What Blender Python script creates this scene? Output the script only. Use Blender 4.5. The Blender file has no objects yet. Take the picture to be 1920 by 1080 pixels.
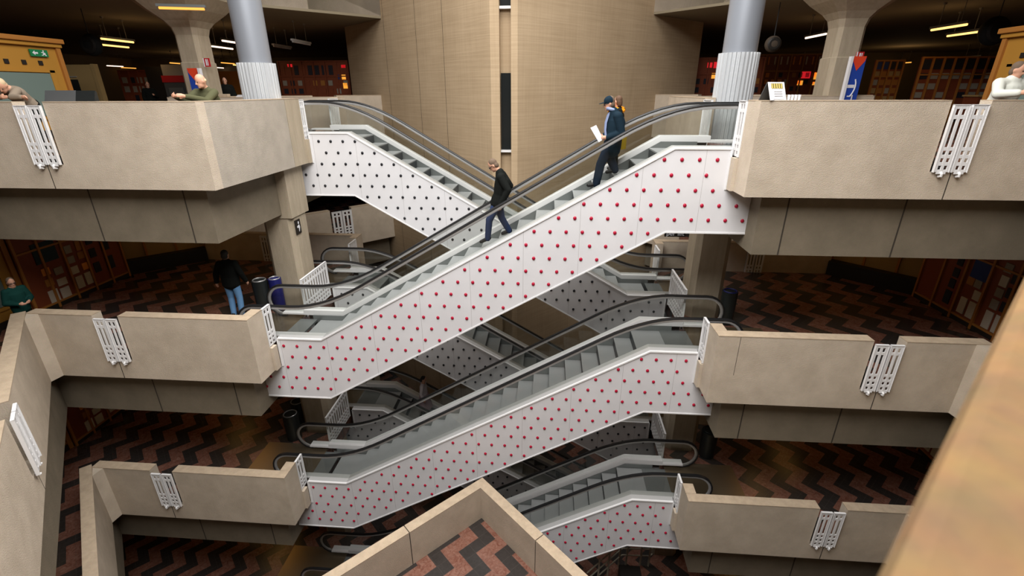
import bpy, bmesh, math, random
from mathutils import Vector, Matrix
random.seed(7)
S = bpy.context.scene
COL = S.collection
H = 4.4                       # storey height
PI = math.pi

# ------------------------------------------------------------------ camera, world, sky light, exposure
cam_d = bpy.data.cameras.new('camera'); cam = bpy.data.objects.new('camera', cam_d); COL.objects.link(cam)
cam_d.sensor_width = 36.0; cam_d.lens = 898.2 / 1920 * 36.0; cam_d.clip_start = 0.02; cam_d.clip_end = 200
PITCH, YAW, ROLL = .3909, -.0775, -.0032
cp, sp, cy, sy = math.cos(PITCH), math.sin(PITCH), math.cos(YAW), math.sin(YAW)
right0 = Vector((cy, -sy, 0)); fwd = Vector((sy * cp, cy * cp, -sp)); up0 = right0.cross(fwd)
rr = right0 * math.cos(ROLL) - up0 * math.sin(ROLL) * -1.0
uu = up0 * math.cos(ROLL) + right0 * math.sin(ROLL) * -1.0
M = Matrix((rr, uu, -fwd)).transposed().to_4x4(); M.translation = Vector((1.474, 0, 1.149)); cam.matrix_world = M
cam_d.dof.use_dof = True; cam_d.dof.focus_distance = 12.0; cam_d.dof.aperture_fstop = 5.0
S.camera = cam
S.view_settings.view_transform = 'Standard'; S.view_settings.look = 'None'; S.view_settings.gamma = 1; S.view_settings.exposure = 0.0
S.view_settings.use_curve_mapping = False
W = bpy.data.worlds.new('world'); S.world = W; W.use_nodes = True
W.node_tree.nodes['Background'].inputs[0].default_value = (1.0, .93, .82, 1); W.node_tree.nodes['Background'].inputs[1].default_value = .012
S.cycles.max_bounces = 6; S.cycles.diffuse_bounces = 2; S.cycles.glossy_bounces = 2; S.cycles.transparent_max_bounces = 40
S.cycles.caustics_reflective = False; S.cycles.caustics_refractive = False
def area_light(name, loc, sx, sy_, watts, colour, rot=(0, 0, 0)):
    d = bpy.data.lights.new(name, 'AREA'); d.shape = 'RECTANGLE'; d.size = sx; d.size_y = sy_; d.energy = watts; d.color = colour
    o = bpy.data.objects.new(name, d); o.location = loc; o.rotation_euler = rot; COL.objects.link(o); return o
area_light('skylight', (0, 2.6, 7.6), 10.5, 10.5, 3550, (1.0, .98, .955))
area_light('skylight', (0, 12.0, 9.0), 13, 6, 1500, (1.0, .98, .955))

# ------------------------------------------------------------------ materials
MATS = {}
def nt(name):
    m = bpy.data.materials.new(name); m.use_nodes = True; n = m.node_tree
    return m, n, n.nodes['Principled BSDF'], n.links
def plain(name, c, rough=.6, metal=0., spec=.4):
    m, n, b, l = nt(name); b.inputs['Base Color'].default_value = (*c, 1); b.inputs['Roughness'].default_value = rough
    b.inputs['Metallic'].default_value = metal; b.inputs['Specular IOR Level'].default_value = spec; MATS[name] = m; return m
def mottled(name, c, c2, scale=6., rough=.85, bump=.02, stretch=(1, 1, 1), fine=60.):
    m, n, b, l = nt(name)
    tc = n.nodes.new('ShaderNodeTexCoord'); mp = n.nodes.new('ShaderNodeMapping'); mp.inputs['Scale'].default_value = stretch
    l.new(tc.outputs['Object'], mp.inputs[0])
    n1 = n.nodes.new('ShaderNodeTexNoise'); n1.inputs['Scale'].default_value = scale; n1.inputs['Detail'].default_value = 6; n1.inputs['Roughness'].default_value = .65
    n2 = n.nodes.new('ShaderNodeTexNoise'); n2.inputs['Scale'].default_value = fine; n2.inputs['Detail'].default_value = 3
    l.new(mp.outputs[0], n1.inputs['Vector']); l.new(tc.outputs['Object'], n2.inputs['Vector'])
    r = n.nodes.new('ShaderNodeValToRGB'); r.color_ramp.elements[0].position = .34; r.color_ramp.elements[1].position = .66
    r.color_ramp.elements[0].color = (*c2, 1); r.color_ramp.elements[1].color = (*c, 1)
    mx = n.nodes.new('ShaderNodeMix'); mx.data_type = 'RGBA'; mx.blend_type = 'MULTIPLY'; mx.inputs['Factor'].default_value = .22
    l.new(n1.outputs['Fac'], r.inputs[0]); l.new(r.outputs[0], mx.inputs['A']); l.new(n2.outputs['Color'], mx.inputs['B'])
    l.new(mx.outputs['Result'], b.inputs['Base Color']); b.inputs['Roughness'].default_value = rough; b.inputs['Specular IOR Level'].default_value = .2
    if bump:
        bp = n.nodes.new('ShaderNodeBump'); bp.inputs['Strength'].default_value = .35; bp.inputs['Distance'].default_value = bump
        l.new(n2.outputs['Fac'], bp.inputs['Height']); l.new(bp.outputs[0], b.inputs['Normal'])
    MATS[name] = m; return m
mottled('concrete', (.68, .575, .455), (.57, .475, .37), 2.2)
mottled('shaded grey concrete', (.52, .455, .38), (.43, .38, .315), 2.2)  # greyer, darker copy of the parapet concrete; side face's shade is in the colour
mottled('top lit tan', (.58, .455, .325), (.47, .365, .26), 5., bump=.01)  # parapet caps: same concrete as the walls, warm light from above put into the colour
mottled('shaded beam concrete', (.26, .215, .155), (.21, .175, .125), 2.)  # same concrete darkened: shade under the parapet overhang is in the colour
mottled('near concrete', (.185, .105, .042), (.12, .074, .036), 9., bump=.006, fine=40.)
mottled('pillar concrete', (.52, .43, .32), (.43, .36, .26), 3., stretch=(3, 3, .5))
plain('joint', (.05, .04, .03), .9)
plain('ceiling paint', (.30, .25, .17), .9)
plain('dark board', (.018, .015, .013), .5)
plain('black rubber', (.012, .012, .013), .38)
plain('alu', (.46, .455, .45), .35, .5)
plain('white metal', (.84, .83, .83), .35)
plain('deck metal', (.66, .655, .65), .38, .35)
plain('grey steel', (.24, .255, .25), .4, .5)
plain('silver paint', (.31, .33, .37), .36, .3)
plain('flute metal', (.60, .62, .64), .42, .3)
plain('red cup', (.42, .006, .035), .35)
plain('black cup', (.012, .012, .016), .35)
plain('dark metal', (.05, .055, .06), .45, .3)
plain('brass plate', (.30, .235, .155), .34, .8)
plain('wood orange', (.42, .17, .035), .5)
plain('wood red', (.23, .055, .022), .5)
plain('booth yellow', (.46, .225, .035), .5)
plain('tan wall', (.40, .27, .11), .7)
plain('card white', (.62, .57, .48), .7)
plain('card orange', (.85, .30, .05), .7)
plain('card dark', (.02, .02, .03), .6)
plain('card blue', (.02, .05, .22), .6)
plain('card teal', (.012, .035, .045), .6)
plain('card grey', (.33, .30, .25), .7)
plain('frosted', (.17, .23, .205), .4)
plain('dark window', (.018, .02, .02), .12)
plain('banner blue', (.015, .06, .38), .5)
plain('banner red', (.75, .06, .02), .5)
plain('banner white', (.78, .78, .82), .5)
plain('sign red', (.5, .015, .02), .5)
plain('sign green', (.01, .20, .07), .5)
plain('paper', (.82, .82, .86), .7)
plain('yellow', (.78, .62, .18), .6)
plain('olive', (.20, .16, .05), .7)
plain('slate', (.075, .078, .08), .6)
plain('skin', (.62, .33, .22), .55)
plain('hair grey', (.15, .105, .075), .8, 0., .1)
plain('hair brown', (.10, .05, .025), .7)
plain('hair dark', (.012, .010, .009), .6)
plain('hair blond', (.62, .46, .28), .7)
plain('black cloth', (.010, .011, .010), .85, 0., .06)
plain('navy cloth', (.010, .022, .034), .8, 0., .06)
plain('trouser navy', (.016, .026, .045), .8, 0., .06)
plain('jeans', (.028, .045, .11), .85, 0., .06)
plain('jeans light', (.16, .33, .58), .85, 0., .06)
plain('olive cloth', (.085, .085, .045), .85, 0., .06)
plain('light cloth', (.68, .69, .62), .85, 0., .06)
plain('check cloth', (.25, .20, .15), .85, 0., .06)
plain('teal cloth', (.010, .05, .042), .85, 0., .06)
plain('white cloth', (.55, .50, .52), .85, 0., .06)
plain('blue scarf', (.27, .33, .52), .85, 0., .06)
plain('orange cloth', (.80, .28, .015), .8, 0., .06)
plain('mustard cloth', (.36, .24, .02), .8, 0., .06)
plain('shoe', (.012, .011, .012), .5)
plain('pink skirt', (.35, .25, .27), .8, 0., .06)
plain('bin blue', (.012, .014, .13), .4)
plain('bin black', (.012, .015, .015), .45)
plain('cream pipe', (.50, .46, .36), .45, .2)
plain('speaker', (.006, .006, .006), .8)
plain('speaker brown', (.07, .05, .035), .8)
def emit(name, c, s):
    m, n, b, l = nt(name); b.inputs['Base Color'].default_value = (*c, 1); b.inputs['Emission Color'].default_value = (*c, 1); b.inputs['Emission Strength'].default_value = s
    MATS[name] = m
emit('tube warm', (1.0, .55, .16), 2.2); emit('tube amber', (1.0, .42, .07), 1.3); emit('tube pink', (1.0, .72, .55), 2.2)
emit('sign amber', (1., .42, .05), .8); emit('sign glow red', (.9, .02, .03), .55)
def math_node(n, op, a, b=None):
    k = n.nodes.new('ShaderNodeMath'); k.operation = op
    for i, v in enumerate((a, b)):
        if v is None: continue
        if isinstance(v, (int, float)): k.inputs[i].default_value = v
        else: n.links.new(v, k.inputs[i])
    return k.outputs[0]
def glass():
    m = bpy.data.materials.new('balustrade glass'); m.use_nodes = True; n = m.node_tree; l = n.links; n.nodes.clear()
    out = n.nodes.new('ShaderNodeOutputMaterial'); tr = n.nodes.new('ShaderNodeBsdfTransparent'); tr.inputs[0].default_value = (.90, .91, .90, 1)
    gl = n.nodes.new('ShaderNodeBsdfGlossy'); gl.inputs[0].default_value = (.8, .85, .83, 1); gl.inputs['Roughness'].default_value = .04
    lw = n.nodes.new('ShaderNodeLayerWeight'); lw.inputs[0].default_value = .5; geo = n.nodes.new('ShaderNodeNewGeometry'); mx = n.nodes.new('ShaderNodeMixShader')
    fac = math_node(n, 'ADD', math_node(n, 'MULTIPLY', math_node(n, 'POWER', lw.outputs['Facing'], 4.0), .55), .045)
    fac = math_node(n, 'MULTIPLY', fac, math_node(n, 'SUBTRACT', 1.0, geo.outputs['Backfacing']))
    l.new(fac, mx.inputs[0]); l.new(tr.outputs[0], mx.inputs[1]); l.new(gl.outputs[0], mx.inputs[2]); l.new(mx.outputs[0], out.inputs[0])
    MATS['glass'] = m
glass()
def tile_floor():
    m, n, b, l = nt('zigzag tiles')
    tc = n.nodes.new('ShaderNodeTexCoord'); sx = n.nodes.new('ShaderNodeSeparateXYZ'); l.new(tc.outputs['Object'], sx.inputs[0])
    x, y = sx.outputs[0], sx.outputs[1]
    s = math_node(n, 'SUBTRACT', x, math_node(n, 'PINGPONG', y, .41))
    band = math_node(n, 'LESS_THAN', math_node(n, 'FLOORED_MODULO', s, .84), .43)
    u = math_node(n, 'MULTIPLY', math_node(n, 'ADD', x, y), .7071); v = math_node(n, 'MULTIPLY', math_node(n, 'SUBTRACT', y, x), .7071)
    ju = math_node(n, 'LESS_THAN', math_node(n, 'FLOORED_MODULO', u, .29), .006); jv = math_node(n, 'LESS_THAN', math_node(n, 'FLOORED_MODULO', v, .29), .006)
    j = math_node(n, 'MAXIMUM', ju, jv)
    no = n.nodes.new('ShaderNodeTexNoise'); no.inputs['Scale'].default_value = 9; no.inputs['Detail'].default_value = 6; no.inputs['Roughness'].default_value = .7; no.inputs['Distortion'].default_value = 1.2
    l.new(tc.outputs['Object'], no.inputs['Vector'])
    rr_ = n.nodes.new('ShaderNodeValToRGB'); rr_.color_ramp.elements[0].position = .35; rr_.color_ramp.elements[1].position = .72
    rr_.color_ramp.elements[0].color = (.15, .052, .033, 1); rr_.color_ramp.elements[1].color = (.29, .155, .115, 1); l.new(no.outputs['Fac'], rr_.inputs[0])
    rd = n.nodes.new('ShaderNodeValToRGB'); rd.color_ramp.elements[0].color = (.022, .018, .016, 1); rd.color_ramp.elements[1].color = (.05, .043, .04, 1); l.new(no.outputs['Fac'], rd.inputs[0])
    mx = n.nodes.new('ShaderNodeMix'); mx.data_type = 'RGBA'; l.new(band, mx.inputs['Factor']); l.new(rd.outputs[0], mx.inputs['A']); l.new(rr_.outputs[0], mx.inputs['B'])
    m2 = n.nodes.new('ShaderNodeMix'); m2.data_type = 'RGBA'; l.new(math_node(n, 'MULTIPLY', j, .5), m2.inputs['Factor']); l.new(mx.outputs['Result'], m2.inputs['A']); m2.inputs['B'].default_value = (.09, .075, .065, 1)
    l.new(m2.outputs['Result'], b.inputs['Base Color']); b.inputs['Roughness'].default_value = .27; b.inputs['Specular IOR Level'].default_value = .5
    MATS['tiles'] = m
tile_floor()
def board_concrete():
    m, n, b, l = nt('board marked concrete')
    tc = n.nodes.new('ShaderNodeTexCoord')
    mp = n.nodes.new('ShaderNodeMapping'); mp.inputs['Scale'].default_value = (.5, .5, 26); l.new(tc.outputs['Object'], mp.inputs[0])
    n1 = n.nodes.new('ShaderNodeTexNoise'); n1.inputs['Scale'].default_value = 1.; n1.inputs['Detail'].default_value = 4; n1.inputs['Roughness'].default_value = .6; l.new(mp.outputs[0], n1.inputs['Vector'])
    mp2 = n.nodes.new('ShaderNodeMapping'); mp2.inputs['Scale'].default_value = (16, 16, .5); l.new(tc.outputs['Object'], mp2.inputs[0])
    n3 = n.nodes.new('ShaderNodeTexNoise'); n3.inputs['Scale'].default_value = 1.; n3.inputs['Detail'].default_value = 3; l.new(mp2.outputs[0], n3.inputs['Vector'])
    n2 = n.nodes.new('ShaderNodeTexNoise'); n2.inputs['Scale'].default_value = .8; n2.inputs['Detail'].default_value = 5; l.new(tc.outputs['Object'], n2.inputs['Vector'])
    sm = math_node(n, 'ADD', math_node(n, 'MULTIPLY', n1.outputs['Fac'], .5), math_node(n, 'ADD', math_node(n, 'MULTIPLY', n3.outputs['Fac'], .22), math_node(n, 'MULTIPLY', n2.outputs['Fac'], .35)))
    r = n.nodes.new('ShaderNodeValToRGB'); e = r.color_ramp.elements
    e[0].position = .38; e[1].position = .66; e[0].color = (.42, .305, .188, 1); e[1].color = (.53, .395, .255, 1); l.new(sm, r.inputs[0])
    l.new(r.outputs[0], b.inputs['Base Color']); b.inputs['Roughness'].default_value = .88; b.inputs['Specular IOR Level'].default_value = .2
    bp = n.nodes.new('ShaderNodeBump'); bp.inputs['Strength'].default_value = .3; bp.inputs['Distance'].default_value = .01; l.new(n1.outputs['Fac'], bp.inputs['Height']); l.new(bp.outputs[0], b.inputs['Normal'])
    MATS['board'] = m
board_concrete()
def seamed_panel():
    m, n, b, l = nt('white seamed panel')
    tc = n.nodes.new('ShaderNodeTexCoord'); sx = n.nodes.new('ShaderNodeSeparateXYZ'); l.new(tc.outputs['Object'], sx.inputs[0])
    seam = math_node(n, 'LESS_THAN', math_node(n, 'FLOORED_MODULO', math_node(n, 'ADD', sx.outputs[0], .19), 1.155), .007)
    no = n.nodes.new('ShaderNodeTexNoise'); no.inputs['Scale'].default_value = 1.3; no.inputs['Detail'].default_value = 4; l.new(tc.outputs['Object'], no.inputs['Vector'])
    r = n.nodes.new('ShaderNodeValToRGB'); r.color_ramp.elements[0].position = .3; r.color_ramp.elements[1].position = .7
    r.color_ramp.elements[0].color = (.71, .70, .715, 1); r.color_ramp.elements[1].color = (.77, .76, .775, 1); l.new(no.outputs['Fac'], r.inputs[0])
    mx = n.nodes.new('ShaderNodeMix'); mx.data_type = 'RGBA'; l.new(seam, mx.inputs['Factor']); l.new(r.outputs[0], mx.inputs['A']); mx.inputs['B'].default_value = (.45, .43, .43, 1)
    l.new(mx.outputs['Result'], b.inputs['Base Color']); b.inputs['Roughness'].default_value = .42; b.inputs['Specular IOR Level'].default_value = .35
    MATS['panel'] = m
seamed_panel()
def step_metal():
    m, n, b, l = nt('ribbed step metal')
    tc = n.nodes.new('ShaderNodeTexCoord'); sx = n.nodes.new('ShaderNodeSeparateXYZ'); l.new(tc.outputs['Object'], sx.inputs[0])
    f = math_node(n, 'FLOORED_MODULO', sx.outputs[1], .02); rib = math_node(n, 'LESS_THAN', f, .008)
    mx = n.nodes.new('ShaderNodeMix'); mx.data_type = 'RGBA'; l.new(rib, mx.inputs['Factor']); mx.inputs['A'].default_value = (.40, .41, .41, 1); mx.inputs['B'].default_value = (.27, .28, .28, 1)
    l.new(mx.outputs['Result'], b.inputs['Base Color']); b.inputs['Roughness'].default_value = .5; b.inputs['Metallic'].default_value = .2
    MATS['step'] = m
step_metal()

# ------------------------------------------------------------------ helpers
class MB:
    def __init__(s): s.v = []; s.f = []; s.m = []
    def face(s, pts, mat=0):
        i = len(s.v); s.v += [tuple(p) for p in pts]; s.f.append(list(range(i, i + len(pts)))); s.m.append(mat)
    def grid_faces(s, rings, mat=0, closed=True, cap=True):
        i0 = len(s.v); n = len(rings[0])
        for r in rings: s.v += [tuple(p) for p in r]
        for a in range(len(rings) - 1):
            for k in range(n if closed else n - 1):
                b = (k + 1) % n
                s.f.append([i0 + a * n + k, i0 + a * n + b, i0 + (a + 1) * n + b, i0 + (a + 1) * n + k]); s.m.append(mat)
        if cap:
            s.f.append([i0 + k for k in range(n)]); s.m.append(mat)
            s.f.append([i0 + (len(rings) - 1) * n + k for k in range(n)]); s.m.append(mat)
        return s
    def box(s, x0, x1, y0, y1, z0, z1, mat=0):
        return s.grid_faces([[(x0, y0, z0), (x1, y0, z0), (x1, y1, z0), (x0, y1, z0)], [(x0, y0, z1), (x1, y0, z1), (x1, y1, z1), (x0, y1, z1)]], mat)
    def prism(s, poly, a, b, axis='z', mat=0):
        f = {'z': lambda p, t: (p[0], p[1], t), 'y': lambda p, t: (p[0], t, p[1]), 'x': lambda p, t: (t, p[0], p[1])}[axis]
        return s.grid_faces([[f(p, a) for p in poly], [f(p, b) for p in poly]], mat)
    def tube(s, path, r, seg=8, mat=0, flat=None):
        path = [Vector(p) for p in path]; rings = []
        for i, p in enumerate(path):
            d = (path[min(i + 1, len(path) - 1)] - path[max(i - 1, 0)]).normalized()
            u = d.cross(Vector((0, 1, 0)) if abs(d.y) < .9 else Vector((1, 0, 0))).normalized(); w = d.cross(u)
            ra = r[i] if isinstance(r, (list, tuple)) else r
            rb = ra if flat is None else flat
            rings.append([p + u * ra * math.cos(2 * PI * k / seg) + w * rb * math.sin(2 * PI * k / seg) for k in range(seg)])
        return s.grid_faces(rings, mat)
    def cyl(s, x, y, z0, z1, r, seg=32, mat=0, r1=None):
        r1 = r if r1 is None else r1
        return s.grid_faces([[(x + a * math.cos(2 * PI * k / seg), y + a * math.sin(2 * PI * k / seg), z) for k in range(seg)] for a, z in ((r, z0), (r1, z1))], mat)
    def ellipsoid(s, c, ax, seg=12, rings=8, mat=0):
        c = Vector(c); A = [Vector(a) for a in ax]; R = []
        for i in range(rings + 1):
            t = PI * (.02 + .96 * i / rings)
            R.append([c + A[0] * math.sin(t) * math.cos(2 * PI * k / seg) + A[1] * math.sin(t) * math.sin(2 * PI * k / seg) + A[2] * math.cos(t) for k in range(seg)])
        return s.grid_faces(R, mat)
    def capsule(s, p, q, r1, r2, seg=12, wide=1., wdir=None):
        p, q = Vector(p), Vector(q); d = (q - p); L = d.length; d = d.normalized()
        u = Vector(wdir) if wdir is not None else (d.cross(Vector((0, 0, 1))) if abs(d.z) < .9 else d.cross(Vector((1, 0, 0))))
        u = (u - d * u.dot(d)).normalized(); w = d.cross(u); R = []
        prof = [(-r1 * math.cos(a), r1 * math.sin(a)) for a in (.15, .5, .9, 1.3)] + [(L * t, r1 + (r2 - r1) * t) for t in (.25, .5, .75)] + [(L + r2 * math.cos(a), r2 * math.sin(a)) for a in (1.3, .9, .5, .15)]
        for t, r in prof: R.append([p + d * t + u * r * wide * math.cos(2 * PI * k / seg) + w * r * math.sin(2 * PI * k / seg) for k in range(seg)])
        return s.grid_faces(R)
    def mesh(s, name, mats):
        me = bpy.data.meshes.new(name); me.from_pydata(s.v, [], s.f)
        for x in mats: me.materials.append(MATS[x])
        me.polygons.foreach_set('material_index', s.m)
        bm = bmesh.new(); bm.from_mesh(me); bmesh.ops.recalc_face_normals(bm, faces=bm.faces); bm.to_mesh(me); bm.free(); me.update()
        return me
    def build(s, name, mats, parent=None, smooth=False, loc=None, bevel=0):
        if isinstance(mats, str): mats = [mats]
        me = s.mesh(name, mats)
        if smooth:
            me.polygons.foreach_set('use_smooth', [True] * len(me.polygons))
            try: me.set_sharp_from_angle(angle=math.radians(40))
            except Exception: pass
        o = bpy.data.objects.new(name, me); COL.objects.link(o)
        if parent is not None: o.parent = parent
        if loc is not None: o.location = loc
        if bevel:
            b = o.modifiers.new('edge', 'BEVEL'); b.width = bevel; b.segments = 2; b.limit_method = 'ANGLE'
        return o
def tag(o, label, cat, group=None, kind=None):
    o['label'] = label; o['category'] = cat
    if group: o['group'] = group
    if kind: o['kind'] = kind
    return o
def empty(name, loc, label, cat, group=None, rz=0.):
    o = bpy.data.objects.new(name, None); COL.objects.link(o); o.location = loc; o.rotation_euler = (0, 0, rz); o.empty_display_size = .1
    return tag(o, label, cat, group)
KIDS = {}
def tree_copy(root, loc, label, group=None, rz=None):
    r = root.copy(); COL.objects.link(r); r.location = loc; r['label'] = label
    if rz is not None: r.rotation_euler = (0, 0, rz)
    if group: r['group'] = group
    for ch in list(root.children):
        c = ch.copy(); COL.objects.link(c); c.parent = r
        for g in list(ch.children):
            d = g.copy(); COL.objects.link(d); d.parent = c
    return r
def struct(o, label, cat='wall'): return tag(o, label, cat, kind='structure')

# ------------------------------------------------------------------ the concrete hall
T, B = .971, -.624               # top and foot of the concrete parapets, from each floor
YF, TH, XC = 8.82, .24, 4.95     # front parapet face, wall thickness, inner end of the bays
YB = 15.6                        # back parapet face
LV = {0: 'top', 1: 'second', 2: 'third'}
def front_wall(k, s):
    z = -k * H; mb = MB(); n0, n1 = 7.93, 8.54; xe = 10.12
    poly = [(XC, B), (XC, T), (n0, T), (n0, -.16), (n1, -.16), (n1, T), (xe, T), (xe, B)]
    mb.prism([(s * x, z + q) for x, q in poly], YF, YF + TH, 'y')
    for a, b in ((XC, n0), (n1, xe)): mb.box(*sorted((s * a, s * b)), YF - .004, YF + TH + .004, z + T, z + T + .016, 1)
    mb.box(s * 8.28 - .008, s * 8.28 + .008, YF - .003, YF + .01, z + B, z - .16, 2)
    if k == 1 and s == 1: mb.box(5.385, 5.393, YF - .002, YF + .01, z + B + .7, z + T, 2)
    # slanted facet in the outer corner
    x0, y0 = s * xe, YF
    mb.prism([(x0 - s * .31, y0 + .01), (x0 - s * .27, y0 - .27), (x0 - s * .01, y0 + .01)], z + B, z + T, 'z')
    return struct(mb.build('wall_left' if s < 0 else 'wall_right', ['concrete', 'top lit tan', 'joint']), '%s concrete balcony parapet on the %s of the %s floor, with two white slotted panels' % ('long', 'left' if s < 0 else 'right', LV[k]), 'parapet')
def return_wall(k, s, y0, y1, what, mat='concrete', x=XC, low=None):
    z = -k * H; mb = MB()
    if low is not None: mb.box(*sorted((s * (x - .066), s * (x + TH))), y1, low, z + B, z - .02)
    mb.box(*sorted((s * x, s * (x + TH))), y0, y1, z + B, z + T)
    mb.box(*sorted((s * (x - .004), s * (x + TH + .004))), y0, y1, z + T, z + T + .016, 1)
    return struct(mb.build('wall_left' if s < 0 else 'wall_right', [mat, 'top lit tan']), what, 'parapet')
def back_wall(k, s):
    z = -k * H; mb = MB(); mb.box(*sorted((s * XC, s * 10.6)), YB - TH, YB, z + B, z + T); mb.box(*sorted((s * XC, s * 10.6)), YB - TH - .004, YB + .004, z + T, z + T + .016, 1)
    return struct(mb.build('wall_back', ['concrete', 'top lit tan']), 'concrete parapet along the back of the %s bay on the %s floor' % ('left' if s < 0 else 'right', LV[k]), 'parapet')
def far_wall(k, s):
    z = -k * H; mb = MB(); c = 26.3
    p = [(-10.7, c - 10.7), (-5.3, c - 5.3), (-5.3 - .17, c - 5.3 + .17), (-10.87, c - 10.7 + .17)]
    if s > 0: p = [(-x, y) for x, y in p]
    d = .36
    # notch for the two slotted panels
    a, b = (-7.5, -6.85)
    def seg(x0, x1, zz0, zz1, m): mb.prism([(-s * x0 * -1 if False else (x0 if s < 0 else -x0), c + x0), (x1 if s < 0 else -x1, c + x1), ((x1 - .17) if s < 0 else -(x1 - .17), c + x1 + .17), ((x0 - .17) if s < 0 else -(x0 - .17), c + x0 + .17)], z + zz0, z + zz1, 'z', m)
    seg(-10.7, a, B, T, 0); seg(b, -5.3, B, T, 0); seg(a, b, B, -.16, 0); seg(-10.7, a, T, T + .03, 1); seg(b, -5.3, T, T + .03, 1)
    return struct(mb.build('wall_back', ['concrete', 'top lit tan']), 'slanting concrete parapet meeting the stair tower on the far %s of the %s floor' % ('left' if s < 0 else 'right', LV[k]), 'parapet')
def near_wall(k, s):
    z = -k * H; mb = MB(); c = -1.3
    def seg(t0, t1, zz0, zz1, m, o=0.):
        q = [(-10.12 + t0, 8.82 - t0), (-10.12 + t1, 8.82 - t1), (-10.12 + t1 - .17, 8.82 - t1 - .17), (-10.12 + t0 - .17, 8.82 - t0 - .17)]
        q = [(x + o, y + o) if i < 2 else (x - o, y - o) for i, (x, y) in enumerate(q)]
        mb.prism([(-s * x, y) for x, y in q], z + zz0, z + zz1, 'z', m)
    end = 9.8 if k == 1 else 4.9
    n0, n1 = 3.06, 3.50
    if k == 1:
        seg(-.1, n0, B, T, 0); seg(n1, end, B, T, 0); seg(n0, n1, B, -.16, 0); seg(-.1, n0, T, T + .016, 1, .003); seg(n1, end, T, T + .016, 1, .003)
        seg(3.275, 3.283, B, -.16, 2, .002)
    else:
        seg(-.1, end, B, T, 0); seg(-.1, end, T, T + .016, 1, .003)
    return struct(mb.build('wall_left' if s < 0 else 'wall_right', ['concrete', 'top lit tan', 'joint']), 'diagonal concrete parapet running towards the viewer on the %s of the %s floor' % ('left' if s < 0 else 'right', LV[k]), 'parapet')
def slab(k, s):
    z = -k * H
    P = [(-.6, -1.0), (-10.3, 8.70), (-10.3, YF + .1), (-XC - .1, YF + .1), (-XC - .1, YB - .1), (-10.82, YB - .1), (-5.45, 20.97), (-7.4, 22.9), (-7.4, 42), (-34, 42), (-34, -8), (-.6, -8)]
    Q = [(-.6, -1.25), (-10.5, 9.15), (-5.4, 9.15), (-5.4, YB - .2), (-11.0, YB - .2), (-5.9, 21.0), (-7.6, 22.9), (-7.6, 42), (-34, 42), (-34, -8), (-.6, -8)]
    if s > 0: P = [(-x, y) for x, y in P]; Q = [(-x, y) for x, y in Q]
    ox, oy = (.57, .0) if s > 0 else (.38, .76)
    mb = MB(); mb.prism([(x - ox, y - oy) for x, y in P], z + B + .002, z, 'z')
    o = struct(mb.build('floor', ['tiles'], loc=(ox, oy, 0)), 'zigzag black and red tiled floor on the %s of the %s floor' % ('left' if s < 0 else 'right', LV[k]), 'floor')
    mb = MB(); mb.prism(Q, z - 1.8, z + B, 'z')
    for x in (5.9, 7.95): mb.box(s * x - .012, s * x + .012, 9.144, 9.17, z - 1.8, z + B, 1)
    struct(mb.build('ceiling', ['shaded beam concrete', 'joint']), 'deep recessed concrete edge beam under the %s balcony of the %s floor' % ('left' if s < 0 else 'right', LV[k]), 'beam')
for k in range(3):
    for s in (-1, 1):
        front_wall(k, s); back_wall(k, s); far_wall(k, s); slab(k, s)
        if k > 0: near_wall(k, s)
        side = 'left' if s < 0 else 'right'
        if k == 0 and s < 0:
            return_wall(k, s, YF + TH, 11.94, 'shaded grey concrete side parapet beside the top of the black studded escalator, left bay', 'shaded grey concrete')
            return_wall(k, s, 11.96, 12.66, 'narrow smooth infill panel at the end of the left side parapet, top floor', 'pillar concrete', low=12.76)
        else:
            return_wall(k, s, YF + TH, 9.38, 'short concrete side parapet next to the red studded escalator, %s of the %s floor' % (side, LV[k]), low=9.565)
        if k == 0 and s > 0: return_wall(k, s, 11.98, YB - TH, 'concrete side parapet between the escalators and the tower, right bay of the top floor')
        else: return_wall(k, s, 15.08, YB - TH, 'stub of concrete side parapet behind the black studded escalator, %s of the %s floor' % (side, LV[k]))
# parapet by the camera
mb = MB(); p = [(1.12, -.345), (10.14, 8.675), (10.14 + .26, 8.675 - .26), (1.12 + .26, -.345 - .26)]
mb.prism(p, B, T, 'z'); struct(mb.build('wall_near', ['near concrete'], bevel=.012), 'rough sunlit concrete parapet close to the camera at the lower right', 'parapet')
# the pointed bridge deck on the third floor
mb = MB(); mb.prism([(0, 9.12 - .49), (-5.2, 3.92 - .49), (0, -1.28 - .49), (5.2, 3.92 - .49)], -2 * H - .6, -2 * H, 'z')
struct(mb.build('floor', ['tiles'], loc=(0.0, .49, 0)), 'black and red tiled floor inside the pointed parapet at the bottom', 'floor')
for s in (-1, 1):
    mb = MB(); z = -2 * H
    def seg(t0, t1, zz0, zz1, m, o=0.):
        tip0 = -.17 * 0
        q = [(t0, 9.2 - t0), (t1, 9.2 - t1), (t1 - .17, 9.2 - t1 - .17), (max(0., t0 - .17), 9.2 - max(0, t0) - (.17 if t0 > 0 else .34))]
        if t0 == 0: q[3] = (0., 8.86)
        mb.prism([(s * x, y) for x, y in q], z + zz0, z + zz1, 'z', m)
    seg(0, 1.545, B, T, 0); seg(1.56, 5.2, B, T, 0); seg(0, 1.545, T, T + .02, 1); seg(1.56, 5.2, T, T + .02, 1); seg(1.545, 1.56, B, T - .01, 2)
    struct(mb.build('wall_front', ['concrete', 'top lit tan', 'joint']), '%s arm of the pointed concrete parapet at the bottom' % ('left' if s < 0 else 'right'), 'parapet')
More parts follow.
